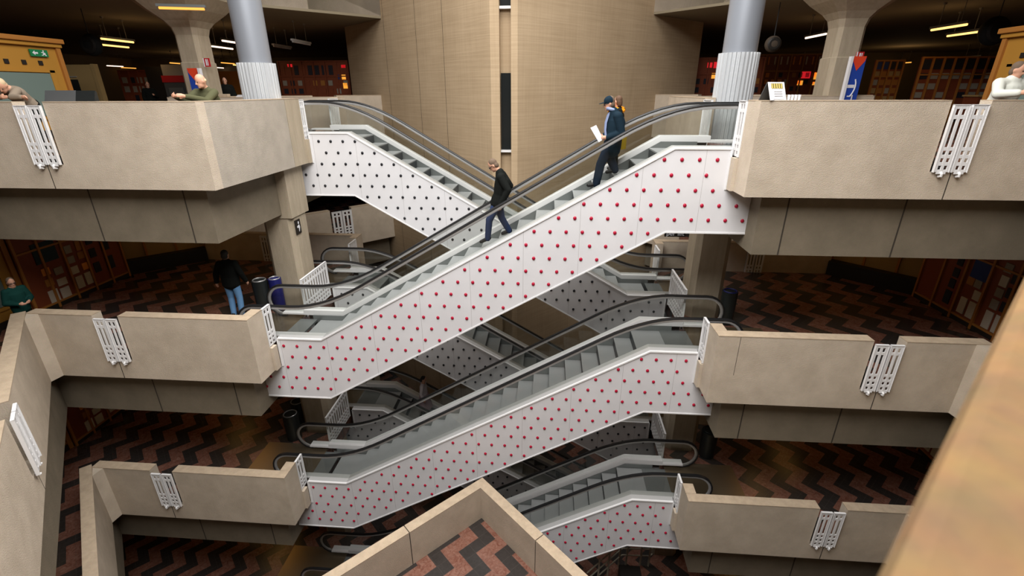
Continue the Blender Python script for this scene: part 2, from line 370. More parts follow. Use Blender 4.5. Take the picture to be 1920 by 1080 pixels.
# lowest floor
mb = MB(); mb.box(-34, 34, -8, 42, -3 * H - .5, -3 * H)
struct(mb.build('floor', ['tiles']), 'dark zigzag tiled floor at the very bottom of the hall', 'floor')
# slab and band over the top floor
for s in (-1, 1):
    mb = MB(); P = [(-5.05, 20.35), (-14.2, 11.2), (-14.2, -8), (-34, -8), (-34, 42), (-5.05, 42)]
    mb.prism([(-s * x, y) for x, y in P], 3.70, 4.4, 'z'); struct(mb.build('ceiling', ['ceiling paint']), 'dark ceiling over the %s half of the top floor' % ('left' if s < 0 else 'right'), 'ceiling')
    mb = MB(); c = 25.4
    def seg(x0, x1, z0, z1, m, o=.0): mb.prism([(-s * q[0], q[1]) for q in ((x0 + o, c + x0 - o), (x1 + o, c + x1 - o), (x1 - .2, c + x1 + .2), (x0 - .2, c + x0 + .2))], z0, z1, 'z', m)
    for a, b in ((-14.2, -10.15), (-10.135, -7.0), (-6.985, -5.0)): seg(a, b, 3.78, 5.4, 0)
    struct(mb.build('wall_back', ['concrete']), 'concrete band of the storey above, meeting the tower at the %s' % ('left' if s < 0 else 'right'), 'parapet')
mb = MB(); mb.box(-34, 34, 41.9, 42.1, -14, 4.4); struct(mb.build('wall_back', ['ceiling paint']), 'dark rear wall far behind the shops', 'wall')
for s in (-1, 1):
    mb = MB(); mb.box(*sorted((s * 33.8, s * 34)), -8, 42, -14, 4.4); struct(mb.build('wall_left' if s < 0 else 'wall_right', ['ceiling paint']), 'dark outer wall on the %s' % ('left' if s < 0 else 'right'), 'wall')
# stair tower
mb = MB(); zt, zb = 10., -13.2
mb.prism([(-.36, 15.62), (-.09, 15.62), (-.09, 15.9), (.25, 15.9), (.25, 15.62), (.45, 15.62), (7.6, 22.77), (7.6, 24), (-7.5, 24), (-7.5, 22.76)], zb, zt, 'z')
for t in (1.75, 2.95, 4.6): mb.prism([(-.36 - t, 15.617 + t), (-.372 - t, 15.629 + t), (-.36 - t - .012 + .02, 15.62 + t + .04)], zb, zt, 'z', 1)
struct(mb.build('wall_tower', ['board', 'joint']), 'tall board marked concrete stair tower with a slit window in the middle', 'tower')
for i, (a, b) in enumerate(((-.60, 1.64), (3.40, 6.2))):
    mb = MB(); mb.box(-.07, .23, 15.80, 15.84, a, b)
    o = struct(mb.build('window_%d' % (i + 1), ['dark window']), 'dark slit window %s the tower face' % ('in the lower part of' if i == 0 else 'at the top of'), 'window')
    mb = MB(); mb.box(-.088, .248, 15.72, 15.89, a - .07, a); mb.build('sill', ['white metal'], o)

# ------------------------------------------------------------------ columns
def square_column(x, y, z0, z1, name, label, w=.43):
    mb = MB(); c = .13
    mb.prism([(x - w + c, y - w), (x + w - c, y - w), (x + w, y - w + c), (x + w, y + w - c), (x + w - c, y + w), (x - w + c, y + w), (x - w, y + w - c), (x - w, y - w + c)], z0, z1, 'z')
    return mb
for k in (1, 2, 3):
    for s in (-1, 1):
        mb = square_column(s * 5.6, 12.15, -k * H, -k * H + H - .62, '', '')
        mb.prism([(s * 5.6 + a, 12.15 + b) for a, b in ((-.46, -.46), (.46, -.46), (.46, .46), (-.46, .46))], -k * H + H - 1.9, -k * H + H - .62, 'z')
        if k < 3: struct(mb.build('column', ['pillar concrete']), 'square concrete column between the escalators, %s side of the %s floor' % ('left' if s < 0 else 'right', LV[k]), 'column')
        else: struct(mb.build('column', ['pillar concrete']), 'square concrete column at the lowest level on the %s' % ('left' if s < 0 else 'right'), 'column')
for s in (-1, 1):
    x, y = s * 5.6, 12.15
    r = empty('round_column', (x, y, 0), 'round silver grey column with ribbed metal foot, %s of the tower' % ('left' if s < 0 else 'right'), 'column', 'silver columns')
    MB().cyl(0, 0, 0, 8.0, .355, 40).build('shaft', ['silver paint'], r, True)
    mb = MB(); n = 30; ring = []
    for i in range(n * 4):
        a = 2 * PI * i / (n * 4); rad = .43 if (i % 4) in (0, 1) else .398
        ring.append((rad * math.cos(a), rad * math.sin(a)))
    mb.prism(ring, .0, 1.77 if s < 0 else 1.9, 'z'); mb.build('ribbed_sleeve', ['flute metal'], r)
    # flared columns at the back corner
    x, y = s * 9.75, 16.0; mb = MB(); w = .40
    prof = [(.40, 0), (.40, 1.98), (.37, 2.0), (.37, 2.75), (.42, 2.95), (.55, 3.12), (.85, 3.38), (1.15, 3.70)]
    rings = []
    for rr2, z in prof:
        c = rr2 * .28; w = rr2
        rings.append([(x + a, y + b, z) for a, b in ((-w + c, -w), (w - c, -w), (w, -w + c), (w, w - c), (w - c, w), (-w + c, w), (-w, w - c), (-w, -w + c))])
    mb.grid_faces(rings)
    struct(mb.build('column', ['pillar concrete']), 'flared concrete column under the ceiling, %s side of the top floor' % ('left' if s < 0 else 'right'), 'column')

# ------------------------------------------------------------------ escalators
XU, XL = 3.835, -3.786
TOP = [(4.88, .11), (XU, .11), (XL, -4.29), (-4.86, -4.29)]
BOT = [(5.475, -1.504), (3.844, -1.504), (-3.794, -5.904), (-5.5, -5.904)]
def line_z(x, d=0.):                     # height of the side panel's top edge
    return d + (.11 if x > XU else -4.29 if x < XL else .11 - (XU - x) * .57735)
def fillet(path, r=1.0, n=7):
    out = [path[0]]
    for i in range(1, len(path) - 1):
        p = Vector(path[i]); a = (Vector(path[i - 1]) - p); b = (Vector(path[i + 1]) - p); ta = min(r, a.length * .48); tb = min(r, b.length * .48)
        A = p + a.normalized() * ta; Bq = p + b.normalized() * tb
        for j in range(n + 1):
            t = j / n; q = A * (1 - t) ** 2 + p * 2 * t * (1 - t) + Bq * t * t; out.append((q.x, q.y))
    out.append(path[-1]); return out
def inside(x, z, m=.085):
    if x > 5.42 or x < -5.42: return False
    top = line_z(x) - m; bot = (-1.504 if x > 3.844 else -5.904 if x < -3.794 else -1.504 - (3.844 - x) * .57735) + m
    if x > 4.80 and z > -.72: return False
    if x < -4.78 and z > -4.4 - .72: return False
    return bot < z < top
def escalator(yn, hi, m, cup, label, group):
    root = empty('escalator', (0, yn, hi), label, 'escalator', group)
    mx = lambda pts: [(m * x, z) for x, z in pts]
    def band(poly, h0, h1, y0, y1, mb, mat=0):
        for a, b in zip(poly[:-1], poly[1:]):
            mb.prism(mx([(a[0], a[1] + h0), (b[0], b[1] + h0), (b[0], b[1] + h1), (a[0], a[1] + h1)]), y0, y1, 'y', mat)
    outline = [(4.88, .11), (XU, .11), (XL, -4.29), (-4.86, -4.29), (-4.86, -5.02), (-5.5, -5.02), (-5.5, -5.904), (-3.794, -5.904), (3.844, -1.504), (5.475, -1.504), (5.475, -.64), (4.88, -.64)]
    mb = MB(); mb.prism(mx(outline), 0, .03, 'y')
    for row in range(-1, 21):
        z = -.08 - row * .2925
        off = .165 if row % 2 else 0.
        for i in range(-30, 7):
            x = 3.66 + i * .3295 + off
            for dx in (0,):
                if inside(x, z):
                    R = [[(m * x + r * .9 * math.cos(2 * PI * q / 10), y, z + r * math.sin(2 * PI * q / 10)) for q in range(10)] for r, y in ((.041, .002), (.038, -.012), (.022, -.022), (.006, -.026))]
                    mb.grid_faces(R, 1)
    mb.build('side_panel', ['panel', cup], root)
    mb = MB(); mb.prism(mx(outline), 1.57, 1.6, 'y'); mb.build('side_panel', ['panel'], root)
    mb = MB(); band(BOT, -.001, .03, .031, 1.569, mb); mb.build('soffit', ['panel'], root)
    mb = MB(); band(TOP, .0, .032, -.02, .03, mb)
    band(BOT, -.02, .012, -.012, .03, mb); mb.box(*sorted((m * 4.86, m * 4.9)), -.02, .03, -.64, .1); mb.box(*sorted((m * -4.84, m * -4.88)), -.02, .03, -5.02, -4.3)
    mb.box(*sorted((m * 5.46, m * 5.49)), -.02, .03, -1.5, -.64); mb.box(*sorted((m * -5.485, m * -5.515)), -.02, .03, -5.9, -5.02)
    mb.build('edge_trim', ['white metal'], root)
    long_top = [(5.45, .11)] + TOP[1:3] + [(-5.45, -4.29)]
    for near in (True, False):
        ya, yb = (.03, .30) if near else (1.30, 1.57)
        mb = MB(); band(TOP, .0, .045 if near else .135, ya if near else 1.335, yb, mb)
        for q in (long_top[:1] + TOP[:1], TOP[3:] + long_top[3:]): band(q, .0, .045, *((.14, .30) if near else (1.34, 1.57)), mb)
        mb.build('deck', ['deck metal' if near else 'white metal'], root)
        ys = .29 if near else 1.29
        mb = MB(); band([(4.6, -.01)] + [(XU, -.01), (XL, -4.41)] + [(-4.6, -4.41)], -.32, .14, ys, ys + .02, mb); mb.build('skirt', ['grey steel'], root)
        yg = .16 if near else 1.44
        cu, cl, rad = (5.40, .46), (-5.40, -3.94), .44
        rail = fillet([(5.40, .90), (XU - .1, .90), (XL + .1, -3.50), (-5.40, -3.50)], 1.15)
        arc_u = [(cu[0] + rad * math.sin(a), cu[1] + rad * math.cos(a)) for a in [PI * (1 - i / 12) for i in range(12)]]
        arc_l = [(cl[0] - rad * math.sin(a), cl[1] + rad * math.cos(a)) for a in [PI * (i / 12) for i in range(1, 13)]]
        path = arc_u + rail + arc_l
        gl = arc_u[1:] + rail + arc_l[:-1] + [(-5.2, -4.24), (XL, -4.25), (XU, .155), (5.2, .155)]
        mb = MB(); mb.prism(mx(gl), yg - .005, yg + .005, 'y'); mb.build('glass_balustrade', ['glass'], root)
        def sweep(off, hw, hh):
            mb = MB(); R = []
            for i, p in enumerate(path):
                a = Vector(path[max(0, i - 1)]); b = Vector(path[min(len(path) - 1, i + 1)]); d = (b - a).normalized(); nrm = Vector((d.y, -d.x)) if True else 0
                c = Vector(p) + nrm * off
                R.append([(m * (c.x + nrm.x * v), yg + u, c.y + nrm.y * v) for u, v in ((-hw, -hh * .3), (-hw * .75, hh), (hw * .75, hh), (hw, -hh * .3), (hw * .8, -hh), (-hw * .8, -hh))])
            return mb.grid_faces(R)
        sweep(.0, .042, .019).build('handrail', ['black rubber'], root, True)
        sweep(-.050, .024, .030).build('handrail_guide', ['alu'], root)
    # steps
    mb = MB(); mb.box(*sorted((0, m * .405)), .32, 1.28, -.03, 0); mb.box(*sorted((0, m * .02)), .32, 1.28, -.235, -.028, 1)
    first = mb.build('step', ['step', 'dark metal'], root)
    for k in range(-1, 21):
        z = 0. if k <= 0 else -H if k >= 19 else -.2316 * k
        o = first if k == -1 else first.copy()
        if k > -1: COL.objects.link(o); o.parent = root
        o.location = (m * (3.6 - .4 * k), 0, z)
    for e, z in ((1, 0.), (-1, -H)):
        x0, x1 = (4.3, 6.87) if e > 0 else (-4.5, -6.87)
        mb = MB(); mb.box(*sorted((m * x0, m * e * 4.95)), .31, 1.29, z - .04, z + .012); mb.box(*sorted((m * e * 4.95, m * x1)), .2, 1.58, z - .02, z + .013, 1)
        mb.build('landing_plate', ['grey steel', 'brass plate'], root)
    return root
LAB_F = ['upper escalator with red studs on white panels, crossing in front from left to upper right', 'middle escalator with red studs, rising to the second floor on the right', 'lowest red studded escalator, partly hidden by the pointed parapet']
LAB_B = ['escalator with black studs behind, descending from the upper left', 'black studded escalator one storey lower, behind the middle red one', 'lowest black studded escalator in deep shade at the back']
EF = escalator(9.6, 0, 1, 'red cup', LAB_F[0], 'red studded escalators')
EB = escalator(12.79, 0, -1, 'black cup', LAB_B[0], 'black studded escalators')
for k in (1, 2):
    tree_copy(EF, (0, 9.6, -k * H), LAB_F[k]); tree_copy(EB, (0, 12.79, -k * H), LAB_B[k])
mb = MB(); mb.box(4.40, 4.56, 1.42, 1.55, .157, .159); mb.prism([(4.40, 1.40), (4.33, 1.485), (4.40, 1.57)], .157, .159, 'z'); mb.build('arrow_mark', ['black rubber'], EF)

# ------------------------------------------------------------------ white slotted panels and gates
def slotted(w, h, ncol, foot=True):
    """holes: a row of squares, long slots, then three rows of squares"""
    mb = MB(); t = .022; bw = w / (ncol * 2 + 1) if ncol > 3 else w * .2
    gap = (w - bw * (ncol + 1)) / ncol
    rows = [(.0, .045), (.085, .135), (.165, .195), (.245, .275), (.325, .355), (.64, .69), (.80, .84), (.955, 1.0)]
    rows = [(a * h, b * h) for a, b in ((.0, .04), (.10, .155), (.215, .27), (.33, .385), (.80, .86), (.945, 1.0))]
    holes = [(.04, .10), (.155, .215), (.27, .33), (.385, .80), (.86, .945)]
    for i in range(ncol + 1): mb.box(i * (bw + gap), i * (bw + gap) + bw, 0, t, 0, h)
    for a, b in rows:
        for i in range(ncol): mb.box(bw + i * (bw + gap), bw + i * (bw + gap) + gap, .001, t - .001, a, b)
    return mb, t
def gate(loc, rz, w, h, ncol, label, group, name='slotted_panel', cat='panel', foot=True):
    r = empty(name, loc, label, cat, group, rz)
    mb, t = slotted(w, h, ncol); mb.build('slotted_sheet', ['white metal'], r, bevel=.004)
    mb = MB(); mb.box(-.006, .004, -.008, t + .02, -.005, h + .006); mb.box(w - .004, w + .006, -.008, t + .02, -.005, h + .006); mb.box(-.006, w + .006, -.008, t + .02, h, h + .012)
    mb.build('edge_frame', ['white metal'], r)
    if foot:
        mb = MB(); mb.tube([(w * .5, .0, .0), (w * .5, -.03, -.03), (w * .5, -.03, -.06), (w * .5, .03, -.075)], .022, 8); mb.box(w * .2, w * .8, -.006, .016, -.03, .0); mb.build('foot_bracket', ['white metal'], r)
    return r
for k in range(3):
    for s in (-1, 1):
        side = 'left' if s < 0 else 'right'
        for i, x in enumerate((7.96, 8.245)):
            x0 = s * x if s > 0 else -x - .24
            pos = ('inner' if i == 0 else 'outer')
            gate((x0, YF - .05, -k * H - .15), 0, .24, 1.06, 2, '%s of the two white slotted panels on the %s parapet of the %s floor' % (pos, side, LV[k]), 'slotted panels on the parapets')
        # gates next to the escalators, in the plane of the side parapets
        Z = -k * H
        X = s * 4.955
        if not (k == 0 and s < 0): gate((X, 9.40, Z), PI / 2, .31, .96, 2, 'narrow white slotted gate beside the red studded escalator, %s of the %s floor' % (side, LV[k]), 'narrow end gates', 'end_gate', 'gate', False)
        if k == 0 and s > 0: gate((X, 11.40, Z - .06), PI / 2, .54, 1.0, 3, 'white slotted gate behind the red studded escalator, right bay of the top floor', 'narrow end gates', 'end_gate', 'gate', False)
        if k == 0 and s < 0: gate((X, 12.67, Z - .06), PI / 2, .24, 1.0, 2, 'white slotted gate at the top left end of the black studded escalator', 'narrow end gates', 'end_gate', 'gate', False)
        if k > 0: gate((X, 11.24, Z - .1), PI / 2, 1.5, 1.06, 10, 'wide white barred gate between the two escalators, %s of the %s floor' % (side, LV[k]), 'wide barred gates', 'barred_gate', 'gate', False)
        if not (k == 0 and s > 0): gate((X, 14.48, Z - .06), PI / 2, .58, 1.0, 3, 'white slotted gate behind the black studded escalator, %s of the %s floor' % (side, LV[k]), 'narrow end gates', 'end_gate', 'gate', False)
for i in range(2):
    t = 3.07 + i * .215 * 1.0
    gate((-10.12 + t + .03, 8.82 - t + .03, -H - .15), -PI / 4, .27, 1.06, 2, '%s white slotted panel on the diagonal parapet at the far left edge' % ('upper' if i == 0 else 'lower'), 'slotted panels on the diagonal parapet')
    xx = -7.46 + i * .31
    gate((xx + .03, 26.3 + xx - .03, -H - .15), PI / 4, .40, 1.06, 2, '%s slotted panel on the slanting parapet behind the black studded escalator' % ('first' if i == 0 else 'second'), 'slotted panels on the far parapet')

# ------------------------------------------------------------------ shops, booths and lamps
def display(p0, p1, z0, z1, cards, label, group=None, back='wood red', posts=5, name='display_wall', frame='wood orange'):
    """a timber display wall from p0 to p1, seen from its right-hand normal; cards: (t along, z above foot, w, h, material)"""
    a, b = Vector((*p0, 0)), Vector((*p1, 0)); L = (b - a).length; rz = math.atan2(b.y - a.y, b.x - a.x)
    r = empty(name, (p0[0], p0[1], z0), label, 'display wall', group, rz)
    hgt = z1 - z0
    MB().box(0, L, .0, .10, .12, hgt).build('back_panel', [back], r)
    mb = MB()
    for i in range(posts + 1): mb.box(L * i / posts - .03, L * i / posts + .03, -.05, .0, .0, hgt)
    for z in (.12, hgt * .72, hgt - .05): mb.box(0, L, -.04, .0, z, z + .05)
    mb.build('timber_frame', [frame], r)
    MB().box(0, L, -.03, .06, 0, .12).build('plinth', ['dark board'], r)
    for t, z, w, h, m in cards: MB().box(t - w / 2, t + w / 2, -.022, .0, z - h / 2, z + h / 2).build('card', [m], r)
    return r
def booth(x, y0, y1, z, h, s, label, sign=False):
    """yellow timber booth whose glazed face looks towards the hall (s=-1: stands on the left, looks right)"""
    w = y1 - y0; r = empty('timber_booth', (x, y0, z), label, 'booth', None, 0)
    f = -s                                    # outward direction of the face
    mb = MB(); mb.box(*sorted((0, -f * .9)), 0, w, .0, h); mb.build('body', ['booth yellow'], r, bevel=.01)
    mb = MB(); mb.box(*sorted((f * .10, -f * 1.0)), -.08, w + .10, h, h + .10); mb.box(*sorted((f * .16, -f * 1.0)), -.12, w + .15, h + .10, h + .22, 1); mb.build('cornice', ['booth yellow', 'wood orange'], r, bevel=.02)
    mb = MB(); mb.box(*sorted((f * .005, f * .03)), w * .20, w * .84, .55, h - .66); mb.build('glass_panel', ['frosted'], r)
    mb = MB()
    for a, b2, c, d in ((w * .15, w * .20, .45, h - .58), (w * .84, w * .89, .45, h - .58), (w * .15, w * .89, .45, .53), (w * .15, w * .89, h - .64, h - .58)): mb.box(*sorted((0, f * .05)), a, b2, c, d)
    mb.build('window_frame', ['booth yellow'], r)
    for yy in (0, w): MB().box(*sorted((0, f * .06)), yy - .06, yy + .06, 0, h).build('corner_post', ['wood orange'], r)
    for i in range(5): MB().box(*sorted((0, f * .025)), w * (.15 + .155 * i), w * (.15 + .155 * i) + .11, h - .46, h - .35).build('vent_hole', ['dark board'], r)
    MB().box(*sorted((0, f * .04)), .06, w - .06, 0, .18).build('plinth', ['dark board'], r)
    return r
R = random.Random(3)
# side shops on the lower floors
cards_l = [(1.37, 1.27, .2, .22, 'card grey'), (1.36, .97, .2, .2, 'card grey'), (1.36, .66, .22, .22, 'card white'), (1.39, .28, .22, .36, 'card white'), (1.68, .29, .22, .36, 'card white'), (1.7, .66, .2, .2, 'card orange'), (1.68, 1.0, .2, .2, 'wood orange'), (1.70, 1.3, .18, .3, 'wood orange'),
    (.59, .89, .22, .2, 'card orange'), (.92, .80, .24, .2, 'card grey'), (.58, .58, .22, .2, 'wood orange'), (.91, .48, .26, .2, 'card white'), (.57, .19, .26, .34, 'card white'), (.90, .16, .26, .30, 'card white'), (.75, 1.40, .62, .55, 'card teal'),
    (2.05, .5, .2, .3, 'card dark'), (2.05, .95, .2, .26, 'card dark'), (2.05, 1.35, .2, .26, 'card dark'), (2.5, .5, .26, .4, 'card dark'), (2.5, 1.1, .26, .4, 'card dark')]
for k in (1, 2):
    Z = -k * H; fl = LV[k]
    dx = 0 if k == 1 else -.55
    display((-12.1 + dx, 10.6), (-12.1 + dx, 13.6), Z, Z + 2.3, [(t, z + .15, w, h, m) for t, z, w, h, m in cards_l], 'reddish timber display wall with white cards, left side of the %s floor' % fl, 'timber display walls')
    cards_r = [(13.6 - y, z + H, w, h, m) for y, z, w, h, m in ((12.01, -3.96, .2, .42, 'card white'), (11.73, -3.97, .2, .42, 'card white'), (11.72, -3.58, .2, .24, 'card white'), (11.23, -3.99, .2, .44, 'card white'), (10.95, -3.99, .2, .44, 'card white'), (11.2, -2.99, .2, .26, 'card white'), (11.21, -3.58, .2, .24, 'card grey'), (11.2, -3.28, .2, .22, 'card grey'), (10.95, -3.55, .2, .24, 'card dark'), (10.95, -3.2, .2, .24, 'card dark'), (10.95, -2.85, .2, .24, 'card dark'), (11.85, -2.95, .5, .5, 'card blue'), (12.51, -3.26, .18, .24, 'card dark'), (12.52, -3.56, .18, .24, 'card dark'), (12.52, -3.94, .2, .36, 'card dark'), (12.5, -2.95, .18, .22, 'card dark'), (11.8, -3.3, .2, .2, 'card grey'), (12.02, -3.3, .2, .2, 'wood orange'), (11.21, -2.67, .2, .22, 'card grey'))]
    display((12.1 - dx, 13.6), (12.1 - dx, 10.2), Z, Z + 2.3, cards_r, 'reddish timber display wall with white cards, right side of the %s floor' % fl, 'timber display walls')
    for s in (-1, 1):
        booth(s * (12.2 + abs(dx)), 8.4, 10.5 if s < 0 else 10.1, Z, 2.4, s, 'yellow timber booth beside the display wall, %s of the %s floor' % ('left' if s < 0 else 'right', fl))
        p0, p1 = (s * 12.55, 13.75), (s * 10.75, 15.55)
        if s > 0: p0, p1 = p1, p0
        display(p0, p1, Z, Z + 2.2, [(.55, 1.45, .5, .7, 'card grey'), (1.4, 1.4, .4, .5, 'tan wall'), (2.1, 1.4, .3, .4, 'card dark')], 'slanting tan shop wall above a black base, %s of the %s floor' % ('left' if s < 0 else 'right', fl), 'slanting shop walls', 'tan wall', 3, 'shop_wall')
        b = bpy.data.objects; mb = MB(); L = 2.55; mb.box(0, L, -.32, -.055, 0, .5)
        root = [o for o in b if o.name.startswith('shop_wall')][-1]
# black bench in front of each slanting shop wall
for o in [o for o in bpy.data.objects if o.name.startswith('shop_wall')]:
    mb = MB(); mb.box(0, 2.5, -.36, -.06, 0, .46); mb.build('black_base', ['dark board'], o)
# dim slotted panels on the inside of the rear parapets
for s in (-1, 1):
    for i, x in enumerate((7.96, 8.245)):
        gate((s * x if s > 0 else -x - .24, YB - TH - .05, -H - .15), 0, .24, 1.06, 2, '%s dim slotted panel on the rear parapet, %s bay of the second floor' % ('inner' if i == 0 else 'outer', 'left' if s < 0 else 'right'), 'slotted panels on the rear parapets')
# top floor: booths
bl = booth(-12.3, 11.0, 13.85, 0, 2.28, -1, 'yellow timber booth with frosted glass below a green exit sign, top floor')
br = booth(12.4, 11.0, 13.85, 0, 2.28, 1, 'yellow timber booth at the far right of the top floor')
r = empty('exit_sign', (-12.27, 13.02, 2.03), 'green exit sign with white arrow and running figure on the left yellow booth', 'sign')
MB().box(0, .03, 0, .48, 0, .17).build('sign_plate', ['sign green'], r)
mb = MB(); mb.prism([(.05, .085), (.12, .14), (.12, .105), (.20, .105), (.20, .065), (.12, .065), (.12, .03)], .03, .034, 'x'); mb.build('arrow', ['banner white'], r)
mb = MB(); mb.ellipsoid((.032, .36, .138), ((.004, 0, 0), (0, .02, 0), (0, 0, .02)), 8, 6); mb.prism([(.29, .11), (.36, .115), (.40, .09), (.41, .10), (.40, .06), (.43, .03), (.40, .02), (.365, .055), (.33, .03), (.29, .03), (.29, .045), (.325, .045), (.345, .09), (.30, .095)], .03, .034, 'x'); mb.build('running_figure', ['banner white'], r)
# top floor: walls of shops and furniture
def row_cards(L, n, rows, mats, seed, w=.22, h=.24):
    q = random.Random(seed); out = []
    for z in rows:
        for i in range(n): out.append(((i + .5) * L / n, z, w, h, q.choice(mats)))
    return out
MB_t = MB(); MB_t.box(-15.9, -14.3, 17.0, 17.15, 0, 2.0)
r = empty('partition', (-15.1, 17.0, 0), 'tan partition with a dark window behind the left yellow booth', 'partition')
MB().box(-.9, .85, 0, .12, 0, 2.02).build('panel', ['tan wall'], r); MB().box(-.75, .1, -.02, .0, 1.0, 1.55).build('dark_pane', ['dark window'], r); MB().box(-.75, .1, -.03, .0, 1.62, 1.66).build('rail', ['card grey'], r); MB().box(.75, .87, -.04, .14, 0, 2.04).build('end_post', ['tan wall'], r)
display((-16.9, 21.0), (-15.2, 21.0), 0, 2.0, row_cards(1.7, 5, (.9, 1.25, 1.6), ['card dark', 'wood red', 'wood orange', 'card grey'], 1), 'dark reddish card display behind the tan partition, left of the top floor', None, 'wood red', 4, frame='wood red')
display((-11.2, 23.6), (-7.9, 23.6), 0, 2.45, row_cards(3.3, 9, (1.15, 1.5), ['card dark', 'wood red', 'wood red', 'wood orange', 'card grey'], 2, .2, .22) + row_cards(3.3, 10, (2.05,), ['card dark', 'wood red'], 5, .2, .4) + [(3.05, 1.75, .18, .2, 'sign amber'), (3.08, 1.38, .2, .24, 'sign amber'), (3.1, 2.2, .2, .12, 'sign glow red'), (.55, 2.25, .22, .12, 'sign glow red'), (2.8, 1.75, .1, .2, 'card blue')], 'dark red shop shelves with amber lit boxes, left of the tower on the top floor', None, 'wood red', 6, frame='wood red')
display((7.7, 23.6), (10.6, 23.6), 0, 2.45, row_cards(2.9, 8, (1.15, 1.5), ['card dark', 'wood red', 'wood orange'], 4, .2, .22) + [(.62, 2.15, .2, .2, 'sign glow red'), (.9, 2.15, .22, .24, 'sign glow red'), (.85, 1.72, .18, .22, 'sign amber'), (1.15, 1.7, .1, .22, 'wood orange')], 'dark red shop shelves with glowing red signs, right of the tower on the top floor', None, 'wood red', 5, frame='wood red')
c = row_cards(4.6, 15, (1.2, 1.5, 1.8), ['card dark', 'wood red', 'wood orange', 'card orange', 'card grey', 'wood red'], 8, .17, .2) + row_cards(4.6, 16, (2.42,), ['card white', 'card orange'], 9, .06, .34) + [(3.0, 1.75, .26, .3, 'sign amber'), (2.35, 1.45, .24, .2, 'sign amber'), (3.0, 1.42, .14, .14, 'sign amber'), (2.55, 1.8, .4, .3, 'sign glow red'), (3.5, 2.15, .3, .24, 'card blue'), (4.1, 2.15, .3, .24, 'card blue'), (3.4, 1.7, .1, .12, 'card white'), (3.6, 1.6, .12, .1, 'card white'), (4.2, 1.5, .12, .16, 'card white')]
display((11.0, 26.0), (15.6, 26.0), 0, 2.7, c, 'busy shop shelves with amber lit boxes, between the right silver column and flared column', None, 'wood red', 8, frame='wood orange')
display((14.0, 21.5), (15.0, 21.5), 0, 2.2, row_cards(1.0, 4, (.8, 1.1, 1.4, 1.7), ['card grey', 'wood orange', 'tan wall'], 12, .16, .2) + row_cards(1., 4, (2.0,), ['card blue', 'card dark'], 3, .16, .26), 'card rack with blue top row, just right of the right blue banner', None, 'wood red', 4)
display((15.0, 20.5), (18.0, 20.5), 0, 2.25, row_cards(3.0, 8, (2.0,), ['card dark'], 13, .26, .34) + row_cards(3.0, 8, (1.6,), ['card dark', 'card white', 'card grey'], 14, .24, .2) + row_cards(3.0, 8, (1.25, .95), ['card grey', 'card dark', 'wood red'], 15, .24, .2), 'orange timber display wall with rows of cards at the right of the top floor', 'timber display walls', 'wood red', 8)
r = empty('counter', (16.2, 18.2, 0), 'low brown counter in front of the right card display', 'counter')
MB().box(-.85, .85, -.3, .3, 0, .92).build('body', ['wood red'], r); MB().box(-.9, .9, -.34, .34, .92, .97).build('counter_top', ['tan wall'], r); MB().box(-.4, .5, -.36, -.3, .55, .85).build('front_panel', ['card dark'], r)
r = empty('coffee_machine', (-13.75, 20.0, 0), 'grey vending machine with red stripe left of the left blue banner', 'machine')
MB().box(-.48, .48, 0, .6, 0, 1.5).build('body', ['slate'], r, bevel=.02); MB().box(-.5, .5, -.02, .6, 1.5, 1.75).build('stripe', ['sign red'], r); MB().box(-.42, .42, 0, .5, 1.75, 2.15).build('header', ['card grey'], r)
MB().box(-.3, .3, -.03, .0, .95, 1.3).build('display_front', ['grey steel'], r); MB().box(-.12, .12, -.035, .0, .85, 1.05).build('keypad', ['dark window'], r)
r = empty('banner_stand', (-14.8, 20.4, 0), 'tall black roll-up panel left of the grey vending machine', 'panel')
MB().box(-.42, .42, 0, .08, .05, 2.1).build('panel', ['dark board'], r); MB().box(-.46, .46, -.1, .2, 0, .05).build('foot', ['dark metal'], r)
r = empty('partition', (-13.9, 24.2, 0), 'amber lit timber partition behind the dark clothed man on the top floor', 'partition')
MB().box(-1.3, 1.4, 0, .12, 0, 2.05).build('panel', ['wood orange'], r); MB().box(-1.3, 1.4, -.03, .0, 1.0, 1.06).build('rail', ['booth yellow'], r); MB().box(.5, .56, -.03, 0, 0, 2.05).build('batten', ['booth yellow'], r)

# hanging lamps: (x, y, tube material, lit)
LP = [(-15.0, 19.2, 'tube warm'), (-17.1, 21.4, 'tube warm'), (-31.5, 37.5, 'tube pink'), (-33, 40.5, 'tube amber'), (-13.15, 22.7, 'tube pink'), (-11.15, 20.4, 'tube pink'), (-24.3, 34.6, 'tube amber'), (-25.7, 41.0, 'tube pink'), (-20.8, 34.8, 'tube amber'), (-21.8, 37.7, 'tube warm'), (-29, 41.0, 'tube pink'),
      (11.0, 20.4, 'tube pink'), (12.8, 22.5, 'tube pink'), (13.9, 18.1, 'tube warm'), (15.9, 20.2, 'tube warm'), (16.4, 38.2, 'tube warm'), (19.9, 41, 'tube amber'), (20.5, 38.8, 'tube warm'), (27.3, 34.9, 'tube warm'), (30.7, 38.5, 'tube warm'), (27.3, 41.0, 'tube amber'), (-8.67, 21.0, None), (-10.5, 22.9, None), (-10.0, 16.75, 'tube amber')]
